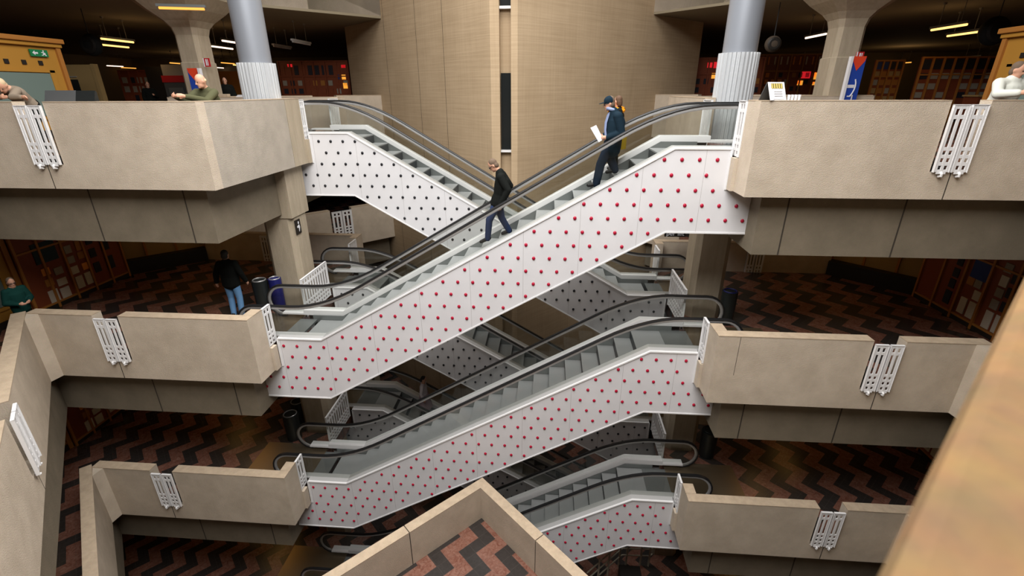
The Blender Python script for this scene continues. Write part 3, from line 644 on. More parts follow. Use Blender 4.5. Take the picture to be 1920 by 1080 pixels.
for i, (x, y, tm) in enumerate(LP):
    side = 'left' if x < 0 else 'right'; z = 2.95
    if tm is None: lab = 'unlit white hanging tube lamp between silver column and tower, %s one' % ('nearer' if i == 21 else 'farther')
    elif i == 23: lab = 'amber tube lamp fixed at the head of the left flared column'
    elif y > 30: lab = 'distant glowing tube lamp far back on the %s of the top floor' % side
    else: lab = '%s hanging tube lamp %s' % ({'tube warm': 'golden', 'tube pink': 'pinkish'}[tm], {0: 'nearest the black round loudspeaker on the left', 1: 'lower one by the black round loudspeaker on the left', 4: 'right of the left flared column, farther one', 5: 'just left of the left silver column, nearer one', 11: 'left of the right flared column, steeper one', 12: 'close against the right flared column', 13: 'upper one of two right of the right flared column', 14: 'lower one of two right of the right flared column'}[i])
    r = empty('tube_lamp', (x, y, z), lab, 'lamp', 'distant tube lamps %s' % side if y > 30 else 'hanging tube lamps')
    hl = .78
    if i == 23: r.location = (-8.9, 14.62, 3.30); r.rotation_euler = (0, 0, -1.27); hl = .62
    mb = MB(); mb.box(-.05, .05, -hl, hl, .03, .10); mb.build('housing', ['white metal' if tm is None else 'grey steel'], r)
    mb = MB(); mb.tube([(0, -hl + .05, 0), (0, hl - .05, 0)], .034, 8); mb.build('tube', ['white metal' if tm is None else tm], r, True)
    if i == 23: MB().box(-.60, -.05, -.03, .03, .04, .08).build('bracket', ['grey steel'], r)
    if i != 23:
        for t in (-.45, .45):
            mb = MB(); mb.tube([(0, t, .1), (0, t, .75)], .012, 6); mb.cyl(0, t, .69, .75, .05, 10); mb.build('hanger_rod', ['card grey'], r)
for x, y, z, rad, m, lab in ((-14.1, 17.0, 2.62, .36, 'speaker', 'round black loudspeaker hanging below the ceiling, left side'), (14.6, 17.2, 2.75, .42, 'speaker', 'round black mesh loudspeaker hanging below the ceiling, right side'), (8.6, 18.0, 2.52, .26, 'speaker brown', 'small brown round loudspeaker hanging right of the right silver column')):
    r = empty('loudspeaker', (x, y, z), lab, 'loudspeaker', 'round loudspeakers')
    mb = MB(); mb.ellipsoid((0, 0, 0), ((rad, 0, 0), (0, rad * .55, 0), (0, 0, rad * .95)), 20, 12); mb.build('shell', [m], r, True)
    mb = MB(); mb.tube([(0, 0, rad * .9), (0, 0, 3.7 - z)], .015, 6); mb.build('hanger_rod', ['dark metal'], r)
    mb = MB(); mb.grid_faces([[(rad * .8 * math.cos(a), -rad * .42, rad * .76 * math.sin(a)) for a in [2 * PI * q / 20 for q in range(20)]], [(rad * .62 * math.cos(a), -rad * .5, rad * .6 * math.sin(a)) for a in [2 * PI * q / 20 for q in range(20)]]]); mb.build('grille', ['dark board'], r)
# warm light inside
for s in (-1, 1):
    for y, x, w in ((19.5, 14.5, 9), (21.5, 12., 7), (36, 24, 26)):
        d = bpy.data.lights.new('lamp_glow', 'POINT'); d.energy = w; d.color = (1.0, .62, .28); d.shadow_soft_size = .5
        o = bpy.data.objects.new('lamp_glow', d); o.location = (s * x, y, 2.45); COL.objects.link(o)
    for k, w in ((1, 2.), (2, 2.2), (3, 2.5)):
        area_light('ceiling_downlight', (s * 8.6, 12.3, -k * H + H - 1.83), 1.2, 1.2, w * .6, (1.0, .60, .22))
        area_light('ceiling_downlight', (s * 12.6, 8.0, -k * H + H - 1.83), 1.2, 1.2, w * 1.2, (1.0, .62, .25))
        for x, y in ((10.2, 14.2), (8.7, 12.9)): area_light('ceiling_tube', (s * x, y, -k * H + H - 1.84), .16, 1.5, w * 1.2, (1.0, .50, .12))

# ------------------------------------------------------------------ signs and things on the parapets
for s in (-1, 1):
    x, y = (s * 9.32, 15.05) if s < 0 else (9.78, 15.05)
    hb = 1.80 if s < 0 else 1.98
    r = empty('banner_sign', (x, y, 0), 'slim blue standing sign with red triangle in front of the %s flared column' % ('left' if s < 0 else 'right'), 'sign', 'blue standing signs', .35 * s * 0)
    MB().box(-.17, .17, 0, .06, .0, hb).build('board', ['banner blue'], r)
    MB().box(*sorted((-s * .17, -s * .235)), -.03, .09, 0, hb).build('white_edge', ['banner white'], r)
    mb = MB(); mb.prism([(-.17, hb), (.17, hb), (.15, hb - .12), (-.02 * s, hb - .36), (-.15, hb - .12)], -.006, 0, 'y'); mb.build('red_triangle', ['banner red'], r)
    mb = MB(); zc = hb - .75; mb.box(*sorted((-s * .17, s * .03)), -.006, 0, zc - .04, zc + .04)
    q = [(s * (.06 - .05 * abs(t) ** 2), zc + .2 * t) for t in (-1.3, -.9, -.45, 0, .45, .9)]
    mb.tube([(a, -.003, b) for a, b in q], .018, 6); mb.box(-.1, -.01, -.006, 0, hb - 1.02, hb - .99); mb.box(.02, .05, -.006, 0, hb - 1.1, hb - .97); mb.build('lettering', ['banner white'], r)
    xs, ys, zs = (-9.17, 15.56, 1.98) if s < 0 else (10.05, 15.56, 2.0)
    r = empty('fire_sign', (xs, ys, zs), 'small red fire point sign with white bar on the %s flared column' % ('left' if s < 0 else 'right'), 'sign', 'red fire signs')
    MB().box(-.1, .1, 0, .03, -.12, .12).build('plate', ['sign red'], r); mb = MB(); mb.box(-.025, .015, -.005, 0, -.09, .09); mb.box(.035, .055, -.005, 0, -.09, .09); mb.box(-.1, -.07, -.005, 0, -.12, .12); mb.build('pictogram', ['banner white'], r)
# white sheets and blocks on the rear parapets
def on_back(name, x0, x1, h, mat, label, cat, y=YB - .20, d=.07):
    r = empty(name, ((x0 + x1) / 2, y, T + .016), label, cat)
    w = (x1 - x0) / 2
    mb = MB(); mb.box(-w, w, -d, d, 0, h); mb.build('block', [mat], r, bevel=.008); return r
def parapet_sheets(x0, x1, label):
    r = empty('paper_stack', ((x0 + x1) / 2, YB - .12, T + .016), label, 'paper'); w = (x1 - x0) / 2
    for i in range(3): MB().box(-w + .03 * i, w - .02 * i, -.08, .08, i * .022, i * .022 + .02).build('sheet', ['paper'], r)
    return r
parapet_sheets(-8.35, -7.3, 'white sheets lying on the rear parapet left of the left silver column')
r = empty('wooden_block', (-8.98, YB - .12, T + .016), 'pale block on the rear parapet beside the bald man', 'block')
MB().box(-.36, .36, -.08, .08, 0, .09).build('block', ['top lit tan'], r, bevel=.01)
r = empty('info_board', (-7.5, 9.0, T + .016), 'dark grey two tone board resting on the left parapet of the top floor', 'board')
mb = MB(); mb.prism([(-.06, 0), (.05, 0), (.05, .17), (.02, .19)], -.50, .12, 'x'); mb.build('dark_half', ['slate'], r); mb = MB(); mb.prism([(-.055, 0), (.05, 0), (.05, .165), (.02, .185)], .12, .50, 'x'); mb.build('green_half', ['dark window'], r)
# A-frame sign at the right corner
r = empty('tent_sign', (5.18, 8.965, T + .016), 'small white tent sign with yellow stripes on the right parapet corner', 'sign', None, .42)
w, hh, dd = .17, .28, .13
for q, m in ((-1, 'white metal'), (1, 'slate')):
    mb = MB(); mb.prism([(q * dd, 0), (q * dd - q * .012, 0), (-q * .0, hh), (q * .012, hh)], -w, w, 'x'); mb.build('leaf', [m], r)
def on_leaf(x0, x1, t0, t1, m, name, lift=.004):
    n = Vector((0, -hh, dd)).normalized() * lift
    P = [(x, -dd * (1 - t) - .013 * t, hh * t) for x, t in ((x0, t0), (x1, t0), (x1, t1), (x0, t1))]
    mb = MB(); mb.grid_faces([[(a + 0, b - .001, c) for a, b, c in P], [(a + n.x, b + n.y, c - n.y * .4) for a, b, c in P]]); mb.build(name, [m], r)
on_leaf(-.12, .12, .66, .92, 'olive', 'stripe_field')
for i in range(5): on_leaf(-.115 + i * .05, -.092 + i * .05, .64, .9, 'yellow', 'yellow_stripe', .008)
on_leaf(-.11, .12, .06, .62, 'paper', 'white_sheet')
for i in range(3): on_leaf(-.08, .09, .46 - .12 * i, .475 - .12 * i, 'card grey', 'text_line', .008)
r = empty('cup_stack', (5.53, 8.96, T + .016), 'little row of white cups beside the tent sign on the right parapet', 'cups')
for i in range(4): MB().cyl(-.09 + i * .055, 0, 0, .085, .022, 12, 0, .026).build('cup', ['paper'], r, True)
# signs further down
r = empty('column_sign', (-5.165, 11.93, -2.18), 'small black sign with white figure on the left square column', 'sign')
MB().box(0, .02, -.13, .13, -.19, .19).build('plate', ['dark board'], r)
mb = MB(); mb.ellipsoid((.022, .03, .10), ((.004, 0, 0), (0, .03, 0), (0, 0, .04)), 8, 6); mb.prism([(-.06, .02), (.05, .05), (.08, -.02), (.03, -.13), (.01, -.13), (.02, -.03), (-.06, -.02)], .02, .024, 'x'); mb.build('pictogram', ['banner white'], r)
r = empty('hanging_sign', (5.35, 14.55, -2.92), 'little hanging sign with white letters under the upper red studded escalator', 'sign')
MB().box(-.30, .34, 0, .03, -.10, .10).build('plate', ['dark board'], r)
fd = bpy.data.curves.new('lettering', 'FONT'); fd.body = 'per lift'; fd.size = .20; fd.extrude = .002; fd.align_x = 'CENTER'; fd.align_y = 'CENTER'; fd.materials.append(MATS['banner white'])
tmp = bpy.data.objects.new('lettering_source', fd); COL.objects.link(tmp); bpy.context.view_layer.update(); fo = bpy.data.objects.new('lettering', bpy.data.meshes.new_from_object(tmp)); COL.objects.link(fo); bpy.data.objects.remove(tmp); fo.parent = r; fo.location = (.02, -.006, 0); fo.rotation_euler = (PI / 2, 0, 0)
mb = MB(); mb.tube([(-.25, .015, .1), (-.25, .015, 1.17)], .008, 6); mb.tube([(.28, .015, .1), (.28, .015, 1.17)], .008, 6); mb.build('hanger', ['dark metal'], r)
for x, y, z, s_, lab in ((-4.0, 15.45, -4.4, -1, 'left'), (4.75, 15.45, -4.4, 1, 'right')):
    pass
# litter bins
def bin_(x, y, z, m, label, ring='alu', rad=.23, h=.88):
    r = empty('litter_bin', (x, y, z), label, 'bin', 'litter bins')
    MB().cyl(0, 0, 0, h, rad * .94, 24, 0, rad).build('body', [m], r, True)
    mb = MB(); R = []
    for i in range(25):
        a = 2 * PI * i / 24; R.append([((rad * .80 + .05 * rad * 4 * .5 * math.cos(b) * .6) * math.cos(a), (rad * .80 + .05 * rad * 4 * .5 * math.cos(b) * .6) * math.sin(a), h + .025 * math.sin(b)) for b in [2 * PI * q / 8 for q in range(8)]])
    mb.grid_faces(R, 0, True, False); mb.build('rim', [ring], r, True)
    return r
bin_(-6.20, 11.38, -H, 'bin black', 'black litter bin with pale rim beside the man in jeans', rad=.2)
bin_(-5.86, 11.53, -H, 'bin blue', 'blue litter bin against the left square column, second floor', rad=.165)
bin_(6.08, 11.47, -H, 'bin black', 'dark litter bin by the right square column, second floor', 'bin blue', .19)
bin_(-6.20, 11.46, -2 * H, 'bin black', 'black litter bin with pale rim, third floor left, nearer one')
bin_(-6.30, 12.1, -2 * H, 'bin black', 'black litter bin with pale rim, third floor left, farther one')
bin_(6.30, 11.60, -2 * H, 'bin black', 'black litter bin by the right square column, third floor', 'bin black')
# pipe barrier at the lowest level
r = empty('pipe_barrier', (4.4, 11.3, -3 * H), 'cream pipe barrier with three rails at the bottom, under the lowest escalator', 'barrier')
for i, z in enumerate((.45, .75, 1.05)):
    mb = MB(); mb.tube([(-1.5, -1.2, z), (-.35, -.1, z), (-.25, -.03, z), (.62, 0, z), (.72, .08, z)], .022, 8); mb.build('rail', ['cream pipe'], r, True)
for x, y in ((-1.1, -.82), (-.75, -.48), (-.35, -.1), (-.1, 0), (.35, 0), (.62, 0)):
    mb = MB(); mb.tube([(x, y, 0), (x, y, 1.2)], .032, 8); mb.build('post', ['cream pipe'], r, True)
r = empty('trolley', (4.25, 10.4, -3 * H), 'dark box trolley with grey frame in front of the pipe barrier', 'trolley')
MB().box(-.32, .32, -.25, .25, .25, .8).build('box', ['dark board'], r, bevel=.02); mb = MB(); mb.tube([(-.36, -.28, .1), (-.36, -.28, .9), (.36, -.28, .9), (.36, -.28, .1)], .025, 8); mb.tube([(-.7, -.28, .1), (-.7, -.28, .75), (-.36, -.28, .75)], .02, 8); mb.build('frame', ['grey steel'], r, True)
for x in (-.25, .25):
    for y in (-.2, .2): MB().cyl(x, y, 0, .25, .04, 10).build('leg', ['grey steel'], r)

# ------------------------------------------------------------------ people
def fuse(mb, name, mat, voxel, parent=None, smooth_it=3):
    """one continuous skin over overlapping limbs"""
    me = mb.mesh(name, [mat]); o = bpy.data.objects.new(name, me); COL.objects.link(o)
    m = o.modifiers.new('skin', 'REMESH'); m.mode = 'VOXEL'; m.voxel_size = voxel
    q = o.modifiers.new('soft', 'SMOOTH'); q.iterations = smooth_it; q.factor = .5
    bpy.context.view_layer.update()
    ev = o.evaluated_get(bpy.context.evaluated_depsgraph_get()); nm = bpy.data.meshes.new_from_object(ev)
    bpy.data.objects.remove(o); nm.name = name; nm.materials.clear(); nm.materials.append(MATS[mat])
    nm.polygons.foreach_set('use_smooth', [True] * len(nm.polygons))
    ob = bpy.data.objects.new(name, nm); COL.objects.link(ob)
    if parent is not None: ob.parent = parent
    return ob
def person(base, heading, J, outfit, label, voxel=.014, size=1.):
    """J: joints as (forward, left, up) metres from the base; heading: the way the person faces"""
    f = Vector((math.cos(heading), math.sin(heading), 0)); l = Vector((-f.y, f.x, 0))
    def P(k): a = J[k]; return (f * a[0] + l * a[1] + Vector((0, 0, a[2]))) * size
    def D(a): return f * a[0] + l * a[1] + Vector((0, 0, a[2]))
    z = Vector((0, 0, 1))
    sc = size
    hd = P('head'); nk = P('neck'); tilt = J.get('tilt', 0.); yaw = J.get('yaw', 0.)
    hf = (f * math.cos(yaw) + l * math.sin(yaw)); hl = Vector((-hf.y, hf.x, 0)); fw_ = hf * math.cos(tilt) - z * math.sin(tilt); up_ = z * math.cos(tilt) + hf * math.sin(tilt)
    body = MB()
    def head_pt(a, b, c): return hd + (fw_ * a + hl * b + up_ * c) * sc
    body.ellipsoid(head_pt(-.01, 0, .02), (fw_ * .098 * sc, hl * .077 * sc, up_ * .115 * sc), 20, 14)
    body.ellipsoid(head_pt(.028, 0, -.055), (fw_ * .066 * sc, hl * .058 * sc, up_ * .072 * sc), 16, 10)
    body.capsule(head_pt(.088, 0, .012), head_pt(.108, 0, -.025), .010 * sc, .015 * sc, 8)           # nose
    for q in (-1, 1): body.ellipsoid(head_pt(-.01, q * .078, -.005), (fw_ * .02 * sc, hl * .012 * sc, up_ * .032 * sc), 8, 6)   # ears
    body.capsule(head_pt(.082, -.02, -.062), head_pt(.082, .02, -.062), .009 * sc, .009 * sc, 8)   # mouth
    body.capsule(head_pt(.080, -.012, -.098), head_pt(.080, .012, -.098), .016 * sc, .016 * sc, 8)
    body.capsule(nk - up_ * .02 * sc, head_pt(-.02, 0, -.05), .058 * sc, .052 * sc)
    chest, waist, pel = P('chest'), P('waist'), P('pelvis')
    sl, sr = P('shl'), P('shr'); across = (sl - sr).normalized()
    body.capsule(nk, chest, .075 * sc, .115 * sc, 14, 1.35, across); body.capsule(chest, waist, .115 * sc, .105 * sc, 14, 1.3, across); body.capsule(waist, pel, .105 * sc, .115 * sc, 14, 1.35, across)
    body.capsule(sl, sr, .058 * sc, .058 * sc)
    arms = {}
    for side in 'lr':
        a, b, c = P('sh' + side), P('el' + side), P('wr' + side); arms[side] = (a, b, c)
        body.capsule(a, b, .050 * sc, .040 * sc); body.capsule(b, c, .040 * sc, .028 * sc)
        h, k, an, to = P('hip' + side), P('kn' + side), P('an' + side), P('to' + side)
        body.capsule(h, k, .085 * sc, .058 * sc); body.capsule(k, an, .056 * sc, .034 * sc); body.capsule(an - z * .02 * sc, to - z * .012 * sc, .026 * sc, .022 * sc)
        hdir = (D(J['hd' + side]).normalized() if 'hd' + side in J else (c - b).normalized())
        pn = D(J['pn' + side]).normalized() if 'pn' + side in J else (across * (1 if side == 'l' else -1))
        lat = hdir.cross(pn).normalized(); pn = lat.cross(hdir)
        palm = c + hdir * .075 * sc
        body.capsule(c, palm, .027 * sc, .033 * sc, 10, 1.25, lat)
        curl = J.get('curl', .5)
        for i, (off, ln) in enumerate(((-.030, .070), (-.010, .082), (.010, .078), (.029, .062))):
            p0 = palm + lat * off * sc + hdir * .01 * sc; p1 = p0 + (hdir * math.cos(curl * .5) - pn * math.sin(curl * .5)) * ln * .5 * sc; p2 = p1 + (hdir * math.cos(curl * 1.6) - pn * math.sin(curl * 1.6)) * ln * .5 * sc
            body.capsule(p0, p1, .0105 * sc, .0095 * sc, 8); body.capsule(p1, p2, .0095 * sc, .0085 * sc, 8)
        th0 = c + hdir * .035 * sc + lat * (-.028) * sc; th1 = th0 + (hdir * .7 - lat * .6 - pn * .3).normalized() * .045 * sc
        body.capsule(th0, th1, .013 * sc, .011 * sc, 8); body.capsule(th1, th1 + (hdir * .9 - pn * .4).normalized() * .03 * sc, .011 * sc, .009 * sc, 8)
    root = fuse(body, 'person', 'skin', voxel, None, 2)
    tag(root, label, 'person'); root.location = base
    # trousers
    tr = MB(); lw = outfit.get('leg', 1.)
    for side in 'lr':
        h, k, an = P('hip' + side), P('kn' + side), P('an' + side)
        tr.capsule(h, k, .104 * sc, .078 * sc * lw); tr.capsule(k, an + (an - k).normalized() * .02 * sc, .078 * sc * lw, .066 * sc * lw)
    tr.capsule(waist - (waist - pel) * .3, pel, .120 * sc, .135 * sc, 14, 1.32, across)
    fuse(tr, outfit.get('legname', 'trousers'), outfit['trousers'], voxel, root)
    # shoes
    for side in 'lr':
        an, to = P('an' + side), P('to' + side); d = (to - an).normalized()
        sh = MB(); sh.capsule(an - d * .035 * sc - z * .028 * sc, to - z * .006 * sc, .048 * sc, .040 * sc, 12); sh.capsule(an + z * .01 * sc, an - z * .03 * sc, .047 * sc, .047 * sc)
        fuse(sh, 'shoe', outfit.get('shoes', 'shoe'), voxel * .8, root, 2)
    # upper garment with sleeves
    up = MB(); b = outfit.get('bulk', 1.); hem = P('hem') if 'hem' in J else pel
    up.capsule(nk - up_ * .012 * sc, chest, .078 * sc * b, .145 * sc * b, 16, 1.32, across); up.capsule(chest, waist, .145 * sc * b, .135 * sc * b, 16, 1.28, across); up.capsule(waist, hem, .135 * sc * b, .145 * sc * b, 16, 1.3, across)
    up.capsule(sl, sr, .075 * sc * b, .075 * sc * b)
    for side in 'lr':
        a, e, c = arms[side]
        up.capsule(a, e, .076 * sc * b, .062 * sc * b); up.capsule(e, e + (c - e) * .93, .062 * sc * b, .050 * sc * b)
    fuse(up, outfit.get('topname', 'jacket'), outfit['top'], voxel, root)
    # hair
    if outfit.get('hair'):
        hr = MB()
        hh = outfit.get('hairlen', .0)
        hr.ellipsoid(head_pt(-.030, 0, .050), (fw_ * .092 * sc, hl * .083 * sc, up_ * .094 * sc), 18, 12)
        hr.ellipsoid(head_pt(-.05, 0, -.02), (fw_ * .062 * sc, hl * .080 * sc, up_ * .08 * sc), 14, 10)
        if hh: hr.capsule(head_pt(-.055, 0, 0), head_pt(-.07, 0, -hh), .075 * sc, .06 * sc, 12, 1.15, hl)
        if outfit.get('hair') != 'bald': fuse(hr, 'hair', outfit['hair'], voxel * .9, root, 2)
    if outfit.get('fringe'):
        hr = MB(); hr.ellipsoid(head_pt(-.062, 0, .0), (fw_ * .05 * sc, hl * .074 * sc, up_ * .05 * sc), 16, 10); fuse(hr, 'hair', outfit['fringe'], voxel * .9, root, 2)
    if outfit.get('cap'):
        cp_ = MB(); cp_.ellipsoid(head_pt(-.012, 0, .052), (fw_ * .108 * sc, hl * .090 * sc, up_ * .095 * sc), 18, 12)
        fuse(cp_, 'cap', outfit['cap'], voxel * .8, root, 2)
        br_ = MB(); br_.ellipsoid(head_pt(.12, 0, .045), (fw_ * .075 * sc, hl * .075 * sc, up_ * .010 * sc), 16, 8); br_.build('cap_peak', [outfit['cap']], root, True)
    if outfit.get('glasses'):
        g = MB()
        for q in (-1, 1):
            R = []
            g.tube([head_pt(.094 + .0 * math.cos(t), q * .033 + .026 * math.cos(t), .012 + .019 * math.sin(t)) for t in [2 * PI * i / 12 for i in range(13)]], .004 * sc, 6)
            g.tube([head_pt(.09, q * .06, .018), head_pt(-.01, q * .082, .012)], .004 * sc, 6)
        g.tube([head_pt(.096, -.008, .014), head_pt(.096, .008, .014)], .004 * sc, 6); g.build('glasses', ['dark metal'], root)
    else:
        pass
    e = MB()
    for q in (-1, 1): 
        e = MB(); e.ellipsoid(head_pt(.083, q * .032, .012), (fw_ * .010 * sc, hl * .013 * sc, up_ * .008 * sc), 8, 6); e.build('eye', ['dark window'], root, True)
    return root, P, head_pt, f, l
def stand(**kw):
    J = dict(head=(.03, 0, 1.62), neck=(.0, 0, 1.47), chest=(.0, 0, 1.28), waist=(0, 0, 1.10), pelvis=(0, 0, .96), shl=(0, .175, 1.41), shr=(0, -.175, 1.41), ell=(-.04, .25, 1.14), elr=(-.04, -.25, 1.14), wrl=(.04, .26, .90), wrr=(.04, -.26, .90),
             hipl=(0, .09, .90), hipr=(0, -.09, .90), knl=(.02, .10, .49), knr=(.02, -.10, .49), anl=(-.02, .10, .085), anr=(-.02, -.10, .085), tol=(.13, .12, .045), tor=(.13, -.12, .045), hem=(0, 0, .90))
    J.update(kw); return J
# 1 man walking down the upper escalator, base at the step under his rear foot; he faces -x, his left side towards the viewer
b1 = (.50, 10.28, -1.853)
def rel(x, y, zz, b): return (-(x - b[0]), -(y - b[1]), zz - b[2])
def q1(x, y, zz): return rel(x, y, zz, b1)
J1 = stand(head=q1(.285, 10.28, -.315), neck=q1(.42, 10.28, -.45), chest=q1(.48, 10.28, -.68), waist=q1(.44, 10.28, -.93), pelvis=q1(.38, 10.28, -1.06), shl=q1(.46, 10.10, -.53), shr=q1(.46, 10.46, -.53), ell=q1(.62, 10.02, -.78), elr=q1(.62, 10.54, -.78), wrl=q1(.45, 10.02, -1.10), wrr=q1(.36, 10.52, -1.0),
    hipl=q1(.36, 10.19, -1.10), hipr=q1(.37, 10.37, -1.10), knl=q1(.19, 10.18, -1.47), knr=q1(.44, 10.38, -1.46), anl=q1(.15, 10.17, -1.86), anr=q1(.60, 10.38, -1.735), tol=q1(.0, 10.16, -1.95), tor=q1(.46, 10.38, -1.81), hem=q1(.38, 10.28, -1.10), tilt=.75, curl=.7)
person(b1, PI, J1, dict(trousers='jeans', top='black cloth', topname='sweater', hair='hair grey', glasses=True, bulk=1.2), 'man in black sweater and blue jeans walking down the upper escalator with bowed head', .011)
# 2 man with cap and sheet of paper
b2 = (2.55, 10.12, -.695)
def q2(x, y, zz): return rel(x, y, zz, b2)
J2 = stand(head=q2(2.60, 10.12, .905), neck=q2(2.69, 10.12, .77), chest=q2(2.76, 10.12, .55), waist=q2(2.74, 10.12, .34), pelvis=q2(2.70, 10.12, .20), shl=q2(2.77, 9.93, .68), shr=q2(2.75, 10.31, .68), ell=q2(2.85, 9.89, .38), elr=q2(2.80, 10.36, .38), wrl=q2(2.60, 9.97, .285), wrr=q2(2.56, 10.26, .30),
    hipl=q2(2.66, 10.03, .16), hipr=q2(2.70, 10.21, .16), knl=q2(2.50, 10.02, -.24), knr=q2(2.72, 10.20, -.16), anl=q2(2.44, 10.02, -.61), anr=q2(2.81, 10.20, -.35), tol=q2(2.28, 10.01, -.65), tor=q2(2.66, 10.20, -.41), hem=q2(2.71, 10.12, .06), tilt=.25, curl=1.0, hdl=(1, 0, .05))
p2, P2, H2, f2, l2 = person(b2, PI, J2, dict(trousers='trouser navy', top='navy cloth', topname='coat', cap='navy cloth', hair='hair grey', glasses=True, bulk=1.25, leg=1.2), 'man in navy cap and coat holding a white sheet, walking down the upper escalator', .011)
sc_ = MB(); 
pts = [(-.01 + .0, .03, 1.50), (.09, .04, 1.40), (.165, .03, 1.22), (.19, .03, 1.05), (.17, .03, .93)]
R = []
for a, b_, c in [(-(x - 2.55), 0, z + .695) for x, z in ((2.63, .80), (2.58, .70), (2.545, .56), (2.54, .42), (2.56, .30))]:
    R.append([(-(a), -yy, c) if False else (-a, yy, c) for yy in (-.07, .07)] + [(-a + .03, .07, c), (-a + .03, -.07, c)])
sc_.grid_faces(R); sc_.build('scarf', ['blue scarf'], p2, True)
sc2 = MB(); sc2.tube([(.10 + .085 * math.cos(t), .095 * math.sin(t), 1.50 - .02 * math.cos(t)) for t in [2 * PI * i / 16 for i in range(17)]], .03, 8); sc2.build('scarf_loop', ['blue scarf'], p2, True)
r = empty('paper_sheet', (2.45, 9.95, .30), 'white sheet of paper held by the man in the navy cap', 'paper')
mb = MB(); q = [(-.20, 0, .17), (-.085, .06, .22), (.07, .06, -.05), (-.02, 0, -.10)]
mb.grid_faces([q, [(a, b_ - .003, c) for a, b_, c in q]]); mb.build('sheet', ['paper'], r)
# 3 woman behind him
b3 = (2.87, 10.75, -.463)
J3 = stand(yaw=-.9)
p3, P3, H3, f3, l3 = person(b3, PI, J3, dict(trousers='black cloth', top='black cloth', topname='coat', hair='hair brown', hairlen=.06, bulk=1.08), 'person with orange scarf and dark coat, half hidden behind the man in the navy cap', .014, .86)
mb = MB(); mb.tube([(-.02 + .125 * math.cos(t), .12 * math.sin(t), 1.24 + .02 * math.sin(2 * t)) for t in [2 * PI * i / 16 for i in range(17)]], .042, 8); mb.ellipsoid((-.15, .03, 1.23), ((.07, 0, 0), (0, .08, 0), (0, 0, .085)), 12, 8); mb.build('scarf', ['orange cloth'], p3, True)
mb = MB(); mb.grid_faces([[(a * .19 + .03, b_ * .20, zz) for a, b_ in [(math.cos(2 * PI * i / 14), math.sin(2 * PI * i / 14)) for i in range(14)]] for zz in (.46, .74)]); mb.build('skirt', ['mustard cloth'], p3, True)
# 4 bald man leaning at the left corner of the top floor
b4 = (-5.47, 9.97, 0)
J4 = stand(head=(.16, .02, 1.335), neck=(.06, 0, 1.20), chest=(.0, 0, 1.05), waist=(-.09, 0, .93), pelvis=(-.14, 0, .86), shl=(.04, .17, 1.13), shr=(.04, -.20, 1.13), ell=(.36, .20, .98), elr=(.34, -.24, .98), wrl=(.74, .06, 1.065), wrr=(.74, -.14, 1.065), tilt=.3, hem=(-.14, 0, .82), hipl=(-.14, .09, .82), hipr=(-.14, -.09, .82), knl=(-.02, .1, .46), knr=(-.02, -.1, .46), yaw=-.5, curl=.6)
person(b4, -PI / 2, J4, dict(trousers='black cloth', top='olive cloth', fringe='hair blond', bulk=1.06), 'bald man in olive green jacket leaning on the left corner of the top parapet', .012, 1.)
# 5 dark clothed man farther back
b5 = (-10.05, 17.6, 0)
J5 = stand(wrl=(.16, .30, 1.0), wrr=(.16, -.30, 1.0))
person(b5, -PI / 2 + .5, J5, dict(trousers='black cloth', top='black cloth', hair='hair dark', bulk=1.2), 'man in dark clothes standing in front of the amber partition, top floor left', .018, .92)
b9 = (-14.05, 18.9, 0)
person(b9, -PI / 2 + .9, stand(wrl=(.30, .10, 1.2), ell=(.05, .26, 1.1)), dict(trousers='black cloth', top='black cloth', hair='hair dark', bulk=1.1), 'person in black by the black roll-up panel, top floor left', .02, .86)
# 6 leaning man at the left edge
b6 = (-9.15, 9.60, 0)
J6 = stand(head=(.42, .12, 1.26), neck=(.30, .06, 1.22), chest=(.14, .03, 1.13), waist=(.0, 0, 1.0), pelvis=(-.10, 0, .92), shl=(.24, .20, 1.17), shr=(.24, -.14, 1.15), ell=(.46, .30, 1.06), elr=(.40, -.20, 1.06), wrl=(.48, .52, 1.06), wrr=(.46, .06, 1.06), tilt=.85, hem=(-.10, 0, .88), yaw=.4, hipl=(-.10, .09, .88), hipr=(-.10, -.09, .88))
p6 = person(b6, -PI / 2, J6, dict(trousers='black cloth', top='check cloth', hair='hair blond', bulk=1.0), 'fair haired person in checked jacket bent over the top parapet at the left edge', .014)[0]
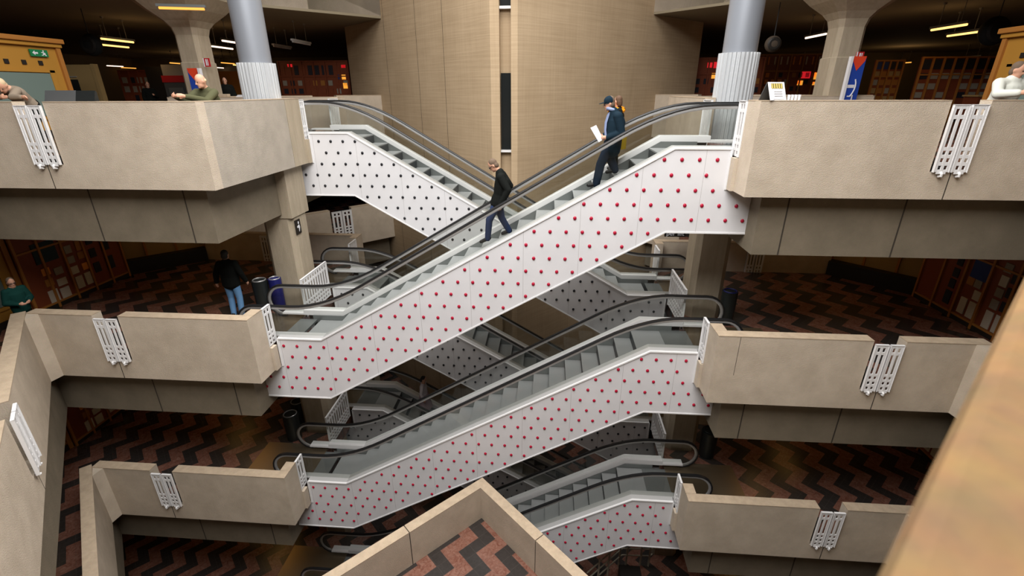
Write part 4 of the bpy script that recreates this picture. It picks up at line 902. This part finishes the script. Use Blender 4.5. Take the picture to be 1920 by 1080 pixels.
# 7 person at the right edge
b7 = (9.40, 9.66, 0)
J7 = stand(head=(.06, .0, 1.44), neck=(.03, 0, 1.30), chest=(.0, 0, 1.13), waist=(-.05, 0, .98), pelvis=(-.08, 0, .90), shl=(.02, .20, 1.24), shr=(.02, -.20, 1.24), ell=(.16, .28, 1.07), elr=(.16, -.28, 1.07), wrl=(.40, .16, 1.09), wrr=(.40, -.14, 1.09), tilt=.3, hem=(-.08, 0, .86), hipl=(-.08, .09, .86), hipr=(-.08, -.09, .86), knl=(.04, .1, .47), knr=(.04, -.1, .47), yaw=.5)
p7 = person(b7, -PI / 2, J7, dict(trousers='black cloth', top='light cloth', hair='hair grey', bulk=1.22), 'grey haired person in pale jacket leaning on the top parapet at the right edge', .014)[0]
# 8 man in jeans on the second floor, seen from behind
b8 = (-6.72, 11.0, -H)
J8 = stand(ell=(-.04, .29, 1.16), elr=(-.02, -.29, 1.16), wrl=(.03, .36, .92), wrr=(.08, -.33, .92), knl=(.05, .11, .50), knr=(-.0, -.12, .49), tilt=.15)
person(b8, PI / 2 + .15, J8, dict(trousers='jeans light', top='black cloth', hair='hair dark', bulk=1.18, shoes='shoe'), 'man in black jacket and light blue jeans seen from behind, second floor left', .013, 1.04)
# 10 person at the lower left on the second floor
b10 = (-10.95, 9.42, -H)
J10 = stand(tilt=.2, wrl=(.28, .12, 1.12), wrr=(.28, -.10, 1.1), ell=(.02, .26, 1.12), elr=(.02, -.26, 1.12))
person(b10, -.35, J10, dict(trousers='black cloth', top='teal cloth', hair='hair grey', hairlen=.10, glasses=True, bulk=1.08), 'grey haired person in dark green coat behind the left parapet, second floor', .014, .9)
# 11 person on the lower black studded escalator
b11 = (-2.62, 13.55, -2 * H - .58)
J11 = stand(tilt=.4)
p11 = person(b11, 0., J11, dict(trousers='black cloth', top='white cloth', topname='blouse', hair='hair dark', hairlen=.08), 'person in white top riding the lowest black studded escalator', .014, .92)[0]
mb = MB(); mb.grid_faces([[(a * rr3, b_ * rr3 * 1.1, zz) for a, b_ in [(math.cos(2 * PI * i / 14), math.sin(2 * PI * i / 14)) for i in range(14)]] for zz, rr3 in ((.95, .15), (.62, .21), (.40, .26))]); mb.build('skirt', ['pink skirt'], p11, True)
